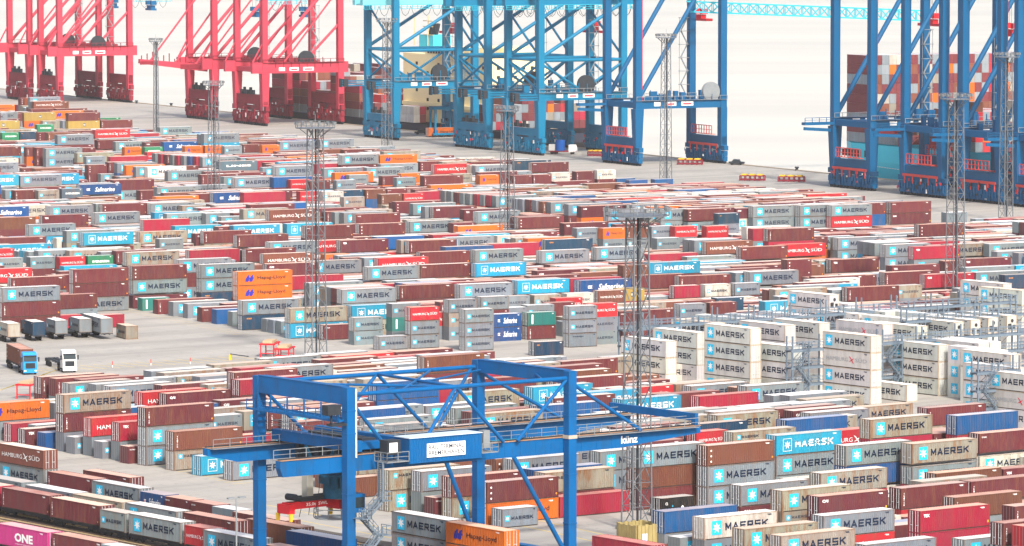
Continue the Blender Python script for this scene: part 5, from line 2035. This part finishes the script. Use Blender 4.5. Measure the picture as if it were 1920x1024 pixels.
# ---------------------------------------------------------------- lorries on the road
def wheel(mb, x, y, r=.5, w=.32):
    mb.tube((x, y - w / 2, r), (x, y + w / 2, r), r, n=14)
def lorry(px, py, head, cab, label, box=None):
    """px, py: ground point under the middle of the front bumper; head: heading of travel"""
    p = unproj(px, py, 0)
    o = empty('lorry', (p.x, p.y, 0), head)          # local +x = forward
    tag(o, label, 'lorry', 'lorries parked on the road')
    mb = MB()
    mb.prism([(-2.35, .75), (0, .75), (.02, 1.6), (-.08, 2.4), (-.34, 3.35), (-.75, 3.95), (-2.2, 4.0), (-2.35, 3.4)], -1.25, 1.25)
    c = mb.build('cab', cab, o)
    bv = c.modifiers.new('bevel', 'BEVEL')
    bv.width = .08
    bv.segments = 2
    mb = MB()
    mb.prism([(.0, 2.42), (-.27, 3.2), (-.23, 3.22), (.045, 2.42)], -1.12, 1.12)
    mb.box(-1.1, -.35, -1.27, -1.255, 2.3, 3.1)
    mb.box(-1.1, -.35, 1.255, 1.27, 2.3, 3.1)
    mb.build('windscreen', M_GLASS, o)
    mb = MB()
    mb.box(.02, .07, -.85, .85, 1.15, 2.1)
    for k in range(4):
        mb.box(.07, .09, -.8, .8, 1.22 + k * .22, 1.30 + k * .22)
    mb.build('grille', M_DARK, o)
    mb = MB()
    mb.box(-.3, .12, -1.25, 1.25, .35, .92)
    mb.build('bumper', cab, o)
    for s in (-1, 1):
        MB().box(.121, .14, s * .95 - .2, s * .95 + .2, .62, .84).build('headlight', M_WHITE, o)
        mb = MB()
        mb.box(-.25, -.1, s * 1.55 - .12, s * 1.55 + .12, 2.3, 3.1)
        mb.beam((-.2, s * 1.25, 2.9), (-.18, s * 1.5, 2.9), .06)
        mb.build('mirror', M_DARK, o)
    mb = MB()
    mb.prism([(-.3, 3.42), (-.1, 3.30), (-.1, 3.22), (-.42, 3.32)], -1.15, 1.15)
    mb.build('sun_visor', M_DARK, o)
    mb = MB()
    for x in (-1.0, -4.6):
        for y in (-1.05, 1.05):
            wheel(mb, x, y)
    mb.build('wheel', M_TIRE, o)
    mb = MB()
    for y in (-.42, .42):
        mb.box(-6.2, -2.0, y - .1, y + .1, .75, 1.0)
    mb.box(-4.0, -2.6, -1.2, -.6, .45, 1.0)
    mb.build('chassis', M_DARK, o)
    t = empty('semi_trailer', tuple(o.matrix_basis @ Vector((-3.2, 0, 0))), head)
    tag(t, label.split(' lorry')[0].replace('facing the camera', '') + ' lorry\'s dark skeletal trailer', 'trailer', 'skeletal trailers')
    mb = MB()
    for y in (-.5, .5):
        mb.box(-12.6, 0, y - .1, y + .1, 1.05, 1.35)
    for k in range(7):
        mb.box(-12.5 + k * 2.06, -12.3 + k * 2.06, -1.22, 1.22, 1.12, 1.32)
    mb.box(-12.75, -12.55, -1.22, 1.22, .7, 1.3)
    mb.build('frame', M_DARK, t)
    mb = MB()
    for x in (-9.0, -10.3, -11.6):
        for y in (-1.02, 1.02):
            wheel(mb, x, y, .48, .4)
    mb.build('wheel', M_TIRE, t)
    return o, t
def loose(kind, two, loc, rz, label, cat='container', doors=-1, group='containers on trailers'):
    b = Box()
    b.k, b.L, b.H = kind, (6.06 if two else 12.19), (2.59 if two else 2.9)
    b.u = b.v = b.z = 0.0
    b.a, b.rot, b.zone, b.idx = 0.0, False, 'x', 3
    b.col, b.wear = tuple(.5 * q_ for q_ in KIND[kind][0]), KIND[kind][1]
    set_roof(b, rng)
    o = solo(b)
    o.location, o.rotation_euler = loc, (0, 0, rz)
    tag(o, label, cat, group)
    return o
M_CABB = plain('cab_sky_blue', (.02, .25, .55), .25, var=.05)
HD = R(-73)
o, t = lorry(57, 703, HD, M_CABB, 'sky blue cab lorry facing the camera on the road at left')
M = t.matrix_basis
q = M @ Vector((-12.3, 0, 1.37))
loose('b', False, tuple(q), HD, 'brick brown container carried by the sky blue lorry')
lorry(131, 699, HD, M_WHITE, 'white cab lorry without load facing the camera on the road')
# trailers parked beyond the road
TA = R(-68)
for px, py, kd, two, lab in ((212, 636, 'g', False, 'grey container with star square on a trailer beyond the lorries'), (172, 634, 'g', True, 'short grey container end-on on a trailer beside the long grey one'),
                             (127, 637, 'g', True, 'short grey container end-on between navy and grey trailer loads'), (85, 640, 'k', True, 'short navy container end-on on a parked trailer'),
                             (38, 643, 'W', True, 'short cream container on the parked trailer nearest the left edge'), (259, 636, 'G', True, 'short rusty container standing on the road corner')):
    ln = 6.06 if two else 12.19
    p = unproj(px, py, 0)
    d = Vector((math.cos(TA), math.sin(TA), 0))
    sd = Vector((-d.y, d.x, 0))
    onground = 'road corner' in lab
    p0 = p - sd * 1.22 * -1 - d * ln
    p0 = p - d * ln - sd * 1.22
    c = loose(kd, two, (p0.x, p0.y, 0.0 if onground else 1.15), TA, lab)
    if not onground:
        t = empty('semi_trailer', (p0.x, p0.y, 0), TA)
        tag(t, 'dark trailer chassis under the ' + lab.split(' on ')[0].split(' end-on')[0] + f' {["first", "second", "third", "fourth", "fifth"][[212, 172, 127, 85, 38].index(px)]} from the road corner', 'trailer', 'skeletal trailers')
        mb = MB()
        for y in (-.5, .5):
            mb.box(-.2, ln + .3, y - .1, y + .1, .9, 1.13)
        for k in range(4):
            mb.box(k * (ln - .2) / 3, k * (ln - .2) / 3 + .2, -1.2, 1.2, .95, 1.12)
        mb.build('frame', M_DARK, t)
        mb = MB()
        for x in (.9, 2.1, 3.3):
            for y in (-1.0, 1.0):
                wheel(mb, x, y, .48, .4)
        mb.build('wheel', M_TIRE, t)
for px, py, lab in ((50, 612, 'dark trailer frame without load left of the navy container'), (98, 610, 'dark trailer frame without load between navy and grey containers'), (140, 608, 'dark trailer frame without load right of the grey container')):
    p = unproj(px, py, 1.3)
    t = empty('semi_trailer', (p.x, p.y, 0), TA)
    tag(t, lab, 'trailer', 'skeletal trailers')
    mb = MB()
    for y in (-.5, .5):
        mb.box(0, 12.4, y - .12, y + .12, 1.0, 1.35)
    for k in range(9):
        mb.box(k * 1.5, k * 1.5 + .2, -1.25, 1.25, 1.05, 1.34)
    mb.box(-.1, .3, -1.2, 1.2, 1.0, 2.6)
    mb.box(9.6, 10.2, -1.1, 1.1, .4, 1.0)
    mb.build('frame', M_DARK, t)
    mb = MB()
    for x in (.9, 2.2, 3.5):
        for y in (-1.0, 1.0):
            wheel(mb, x, y, .5, .42)
    mb.build('wheel', M_TIRE, t)

# ---------------------------------------------------------------- railway: ballast, tracks and flat wagons
M_BALLAST = plain('dark_ballast', (.11, .095, .08), .95, var=.4, scale=1.5)
M_SLEEP = plain('timber_sleeper', (.34, .26, .15), .9, var=.4, scale=1.2)
M_RAIL = plain('rail_steel', (.16, .12, .10), .4, .6)
def fuv(px, py, z=0):
    p = unproj(px, py, z)
    q = np.array((p.x, p.y))
    return q @ FU, q @ FV
railb = [b for b in BOXES if b.zone[0] == 'rail' or b.zone == 'rail']
us = sorted(set(round(b.u, 1) for b in railb if b.z > .5))
tracks = []
for u in us:
    if not tracks or u - tracks[-1][-1] > 2.6:
        tracks.append([u])
    else:
        tracks[-1].append(u)
tr_u = [sum(t) / len(t) + CW / 2 for t in tracks]
vs_ = [b.v for b in railb]
v0, v1 = min(vs_) - 60, max(vs_) + 120
if tr_u:
    ua, ub = min(tr_u) - 3, max(tr_u) + 5
    mb = MB()
    def P(u, v, z):
        q = FU * u + FV * v
        return (q[0], q[1], z)
    mb.add([P(ua, v0, .004), P(ub, v0, .004), P(ub, v1, .004), P(ua, v1, .004)], [(0, 1, 2, 3)])
    tag(mb.build('ballast_bed', M_BALLAST), kind='structure')
lines = list(tr_u) + [fuv(150, 985)[0], fuv(60, 985)[0]]
lines = sorted(lines)
keep = []
for u in lines:
    if not keep or u - keep[-1] > 2.2:
        keep.append(u)
for i, u in enumerate(keep):
    q = FU * u + FV * v0
    t = empty('rail_track', (q[0], q[1], 0), A_F + math.pi / 2)
    tag(t, f'{["first", "second", "third", "fourth", "fifth", "sixth", "seventh", "eighth", "ninth", "tenth"][i % 10]} railway track counted from the left picture corner', 'railway track', 'parallel railway tracks')
    LL = v1 - v0
    for s in (-.75, .75):
        MB().box(0, LL, s - .04, s + .04, .16, .32).build('rail', M_RAIL, t)
    mb = MB()
    for k in range(int(LL / .7)):
        mb.box(k * .7, k * .7 + .26, -1.3, 1.3, .01, .16)
    mb.build('sleepers', M_SLEEP, t)['kind'] = 'stuff'
M_WAG = plain('dark_wagon_frame', (.022, .024, .028), .6, var=.3)
wn = 0
seenw = []
for b in railb:
    if b.z < .5 or b.z > 1.5:
        continue
    if any(abs(b.u - u) < .5 and abs(b.v - v) < 6 for u, v in seenw):
        continue
    q = FU * (b.u + CW / 2) + FV * (b.v + b.L / 2)
    w = empty('flat_wagon', (q[0], q[1], 0), A_F + math.pi / 2)
    wn += 1
    on = f'{KIND[b.k][3]} {"short " if b.L < 7 else ""}container'
    tag(w, f'dark flat wagon carrying the {on}, {["first","second","third","fourth","fifth","sixth","seventh","eighth","ninth","tenth","eleventh","twelfth"][wn % 12]} {"along" if wn < 12 else "further along"} the tracks', 'rail wagon', 'flat wagons on the tracks')
    hl = b.L / 2 + .25
    mb = MB()
    for y in (-1.05, 1.05):
        mb.box(-hl, hl, y - .1, y + .1, .92, 1.22)
    mb.box(-hl, hl, -.25, .25, .85, 1.2)
    for k in range(5):
        x = -hl + k * (2 * hl - .3) / 4
        mb.box(x, x + .3, -1.2, 1.2, .95, 1.21)
    mb.build('frame', M_WAG, w)
    for s in (-1, 1):
        mb = MB()
        xb = s * hl * .68
        for dx in (-.9, .9):
            for y in (-.75, .75):
                mb.tube((xb + dx, y - .07, .62 + .16), (xb + dx, y + .07, .62 + .16), .46, n=12)
        mb.box(xb - 1.4, xb + 1.4, -1.0, -.85, .6, .9)
        mb.box(xb - 1.4, xb + 1.4, .85, 1.0, .6, .9)
        mb.build('bogie', M_WAG, w)
    seenw.append((b.u, b.v))

# ---------------------------------------------------------------- small things on the ground
def at0(px, py):
    return unproj(px, py, 0)
def trestle(px, py, a, w, d, h, label):
    p = at0(px, py)
    o = empty('steel_trestle', (p.x, p.y, 0), a)
    tag(o, label, 'trestle', 'red steel trestles')
    for x in (0, w):
        for y in (0, d):
            MB().beam((x, y, 0), (x, y, h), .2).build('leg', M_REDP, o)
    mb = MB()
    for y in (0, d):
        mb.beam((-.3, y, h), (w + .3, y, h), .25, .3)
        mb.beam((0, y, h * .3), (w, y, h * .3), .14)
    for x in (0, w):
        mb.beam((x, 0, h), (x, d, h), .22, .3)
    mb.build('frame', M_REDP, o)
    MB().box(.3, w - .3, .2, d - .2, h + .15, h + .6).build('pad', plain('timber_pad', (.5, .36, .22), .8) if 'timber_pad' not in MATS else MATS['timber_pad'], o)
trestle(489, 670, R(-8), 2.4, 5, 2.4, 'taller red steel trestle on the open square left of the mast')
trestle(517, 672, R(-8), 2.4, 5, 1.7, 'lower red steel trestle beside the taller one near the mast')
trestle(32, 748, R(-20), 2.4, 9, 2.4, 'red steel trestle at the left edge below the lorries')
def post(px, py, label):
    p = at0(px, py)
    o = empty('marker_post', (p.x, p.y, 0))
    tag(o, label, 'marker post', 'marker posts on the road')
    MB().tube((0, 0, 0), (0, 0, .4), .07, n=6).build('foot', M_WHITE, o)
    MB().tube((0, 0, .4), (0, 0, 1.1), .07, n=6).build('shaft', M_REDP, o)
post(211, 689, 'red and white marker post nearest the white lorry')
post(283, 685, 'middle red and white marker post of the three by the parking bays')
post(357, 682, 'red and white marker post farthest from the lorries')
p = at0(432, 675)
o = empty('boom_barrier', (p.x, p.y, 0), R(-20))
tag(o, 'yellow boom barrier lying at the corner of the parking bays', 'barrier')
MB().box(-.2, .2, -.2, .2, 0, 1.0).build('housing', M_YELP, o)
MB().beam((0, 0, 1.1), (3.6, 0, .75), .14).build('arm', M_DARK, o)
# painted yellow bays
M_LINE = plain('yellow_line_paint', (.62, .47, .14), .8, var=.3, scale=1.2)
mb = MB()
def stripe(mb, a, b, w=.26, z=.008):
    a, b = Vector((a[0], a[1], z)), Vector((b[0], b[1], z))
    n = (b - a).cross(Vector((0, 0, 1))).normalized() * w / 2
    mb.add([a - n, b - n, b + n, a + n], [(0, 1, 2, 3)])
for k in range(17):
    a = at0(70 + k * 26, 700 - k * 1.6)
    b = a + Vector((-FU[0] * 0 + FV[0], FV[1], 0)) * 9
    stripe(mb, a, b)
for k in range(9):
    a, b = at0(-10 + k * 11, 735 - k * 4), at0(30 + k * 11, 722 - k * 4)
    stripe(mb, a, b)
for k in range(26):
    x = 470 - k * 15
    a = at0(x, 905 - k * 3.3)
    stripe(mb, a, a - Vector((FU[0], FU[1], 0)) * 3.2)
for k in range(24):
    a = at0(190 + k * 12, 567 + k * 2.55)
    stripe(mb, a, a - Vector((FU[0], FU[1], 0)) * 4, .22)
for py0, py1 in ((955, 1005), (972, 1022)):
    stripe(mb, at0(490, py0 - 10), at0(760, py1 - 8))
    stripe(mb, at0(960, py0 + 10), at0(1190, py1 + 10))
tag(mb.build('road_markings', M_LINE), kind='structure')
# slim lamp post by the rails
p = unproj(443, 932, 12.5)
o = empty('lamp_post', (p.x, p.y, 0), A_F)
tag(o, 'slim grey lamp post with twin heads by the rail containers', 'lamp post')
MB().tube((0, 0, 0), (0, 0, 12.4), .13, .09, n=8).build('pole', M_STEEL, o)
for s in (-1, 1):
    mb = MB()
    mb.beam((0, 0, 12.3), (s * .8, 0, 12.4), .08)
    mb.box(s * .8 - .45, s * .8 + .45, -.25, .25, 12.3, 12.5)
    mb.build('lamp_head', M_STEEL, o)
# spreader frames standing on the quay
def frame_thing(px, py, ln, label):
    p = at0(px, py)
    o = empty('spreader_frame', (p.x, p.y, 0), R(-14))
    tag(o, label, 'spreader frame', 'red and yellow spreader frames on the quay')
    mb = MB()
    for y in (0, 2.0):
        mb.beam((0, y, .4), (ln, y, .4), .35)
        mb.beam((0, y, 1.5), (ln, y, 1.5), .3)
        for k in range(6):
            x = ln * k / 5
            mb.beam((x, y, 0), (x, y, 1.5), .28)
    mb.build('frame', M_DRED, o)
    mb = MB()
    for k in range(3):
        mb.box(ln * (.05 + .33 * k), ln * (.27 + .33 * k), -.1, 2.1, 1.66, 2.0)
    mb.build('top_beam', M_YELP, o)
frame_thing(1387, 339, 7.2, 'left of two red and yellow spreader frames on the open quay')
frame_thing(1459, 341, 7.6, 'right of two red and yellow spreader frames on the open quay')
frame_thing(1270, 309, 7.6, 'red and yellow spreader frame under the lone blue crane')
frame_thing(1102, 293, 5.0, 'red and yellow spreader frame between turquoise and deep blue cranes')
def bollard(px, py, label):
    p = at0(px, py)
    o = empty('mooring_bollard', (p.x, p.y, .004))
    tag(o, label, 'bollard', 'mooring bollards on the quay edge')
    MB().tube((0, 0, 0), (0, 0, .8), .5, .42, n=10).build('post', M_DARK, o)
    MB().tube((0, 0, .8), (0, 0, 1.2), .75, .6, n=10).build('cap', M_DARK, o)
bollard(256, 194, 'mooring bollard just right of the left pair of red cranes')
bollard(321, 199, 'mooring bollard between the slim mast and the third red crane')
bollard(1494, 320, 'mooring bollard on the quay edge before the right ship')
# pick-up and service vehicles on the quay
def car(px, py, a, mat, label, ln=4.8):
    p = at0(px, py)
    o = empty('parked_car', (p.x, p.y, 0), a)
    tag(o, label, 'car', 'vehicles on the quay')
    MB().prism([(0, .4), (ln, .4), (ln, .95), (ln * .74, 1.05), (ln * .66, 1.7), (ln * .32, 1.75), (ln * .2, 1.05), (0, 1.0)], -.9, .9).build('body', mat, o)
    mb = MB()
    mb.prism([(ln * .71, 1.1), (ln * .65, 1.62), (ln * .34, 1.66), (ln * .26, 1.1)], -.92, .92)
    mb.build('window', M_GLASS, o)
    mb = MB()
    for x in (ln * .2, ln * .8):
        for y in (-.8, .8):
            wheel(mb, x, y, .36, .24)
    mb.build('wheel', M_TIRE, o)
car(1367, 309, R(-15), M_DARK, 'dark pick-up parked on the quay beside the lone blue crane')
car(778, 252, R(-10), M_DARK, 'small dark car on the quay between the first turquoise cranes')
p = at0(1030, 289)
o = empty('service_truck', (p.x, p.y, 0), R(-12))
tag(o, 'service truck with a blue drum on the quay beside turquoise crane', 'truck')
MB().box(0, 9, -1.2, 1.2, .8, 1.2).build('bed', M_DRED, o)
MB().tube((3.6, 0, 1.2), (3.6, 0, 4.6), 1.5, n=14).build('drum', plain('drum_blue', (.01, .10, .40), .4), o)
MB().prism([(6.6, .8), (9, .8), (9, 2.0), (8.6, 3.1), (6.6, 3.1)], -1.2, 1.2).build('cab', M_WHITE, o)
MB().box(0, 2, -1.1, 1.1, 1.2, 3.2).build('box', M_WHITE, o)
mb = MB()
for x in (1, 2.2, 7.6):
    for y in (-1, 1):
        wheel(mb, x, y)
mb.build('wheel', M_TIRE, o)
# straddle carrier on the quay
p = at0(812, 257)
o = empty('straddle_carrier', (p.x, p.y, 0), A_Q)
tag(o, 'blue straddle carrier over an orange container on the quay', 'straddle carrier')
for y in (-1.9, 1.9):
    for x in (0, 7.6):
        MB().box(x - .35, x + .35, y - .3, y + .3, .9, 9.5).build('leg', M_TBLUE, o)
    mb = MB()
    mb.box(-1, 8.6, y - .4, y + .4, .7, 1.4)
    mb.build('side_beam', M_TBLUE, o)
    mb = MB()
    for x in (-.5, 2.3, 5.3, 8.1):
        wheel(mb, x, y, .65, .5)
    mb.build('wheel', M_TIRE, o)
mb = MB()
mb.box(-.6, 8.2, -2.2, 2.2, 9.5, 10.6)
mb.box(5.6, 7.8, -1.6, 1.2, 10.6, 12.0)
mb.build('top_frame', M_TBLUE, o)
p2 = o.matrix_basis @ Vector((-2.3, 0, .3))
loose('o', False, (p2.x, p2.y, .3), A_Q, 'orange container under the straddle carrier on the quay')
# ---------------------------------------------------------------- hazy air over the port
mb = MB()
mb.box(-14000, 14000, -300, 16000, -14, 101)
hz_o = mb.build('haze', None) if False else link('haze', mb.mesh('haze'))
m = bpy.data.materials.new('haze_air')
m.use_nodes = True
nt = m.node_tree
nt.nodes.clear()
out = nt.nodes.new('ShaderNodeOutputMaterial')
pv = nt.nodes.new('ShaderNodeVolumePrincipled')
pv.inputs['Color'].default_value = (1.0, .95, .91, 1)
pv.inputs['Density'].default_value = .00004
pv.inputs['Anisotropy'].default_value = 0.0
nt.links.new(pv.outputs[0], out.inputs['Volume'])
hz_o.data.materials.append(m)
tag(hz_o, 'pale hazy air over the whole container port', 'haze', kind='stuff')
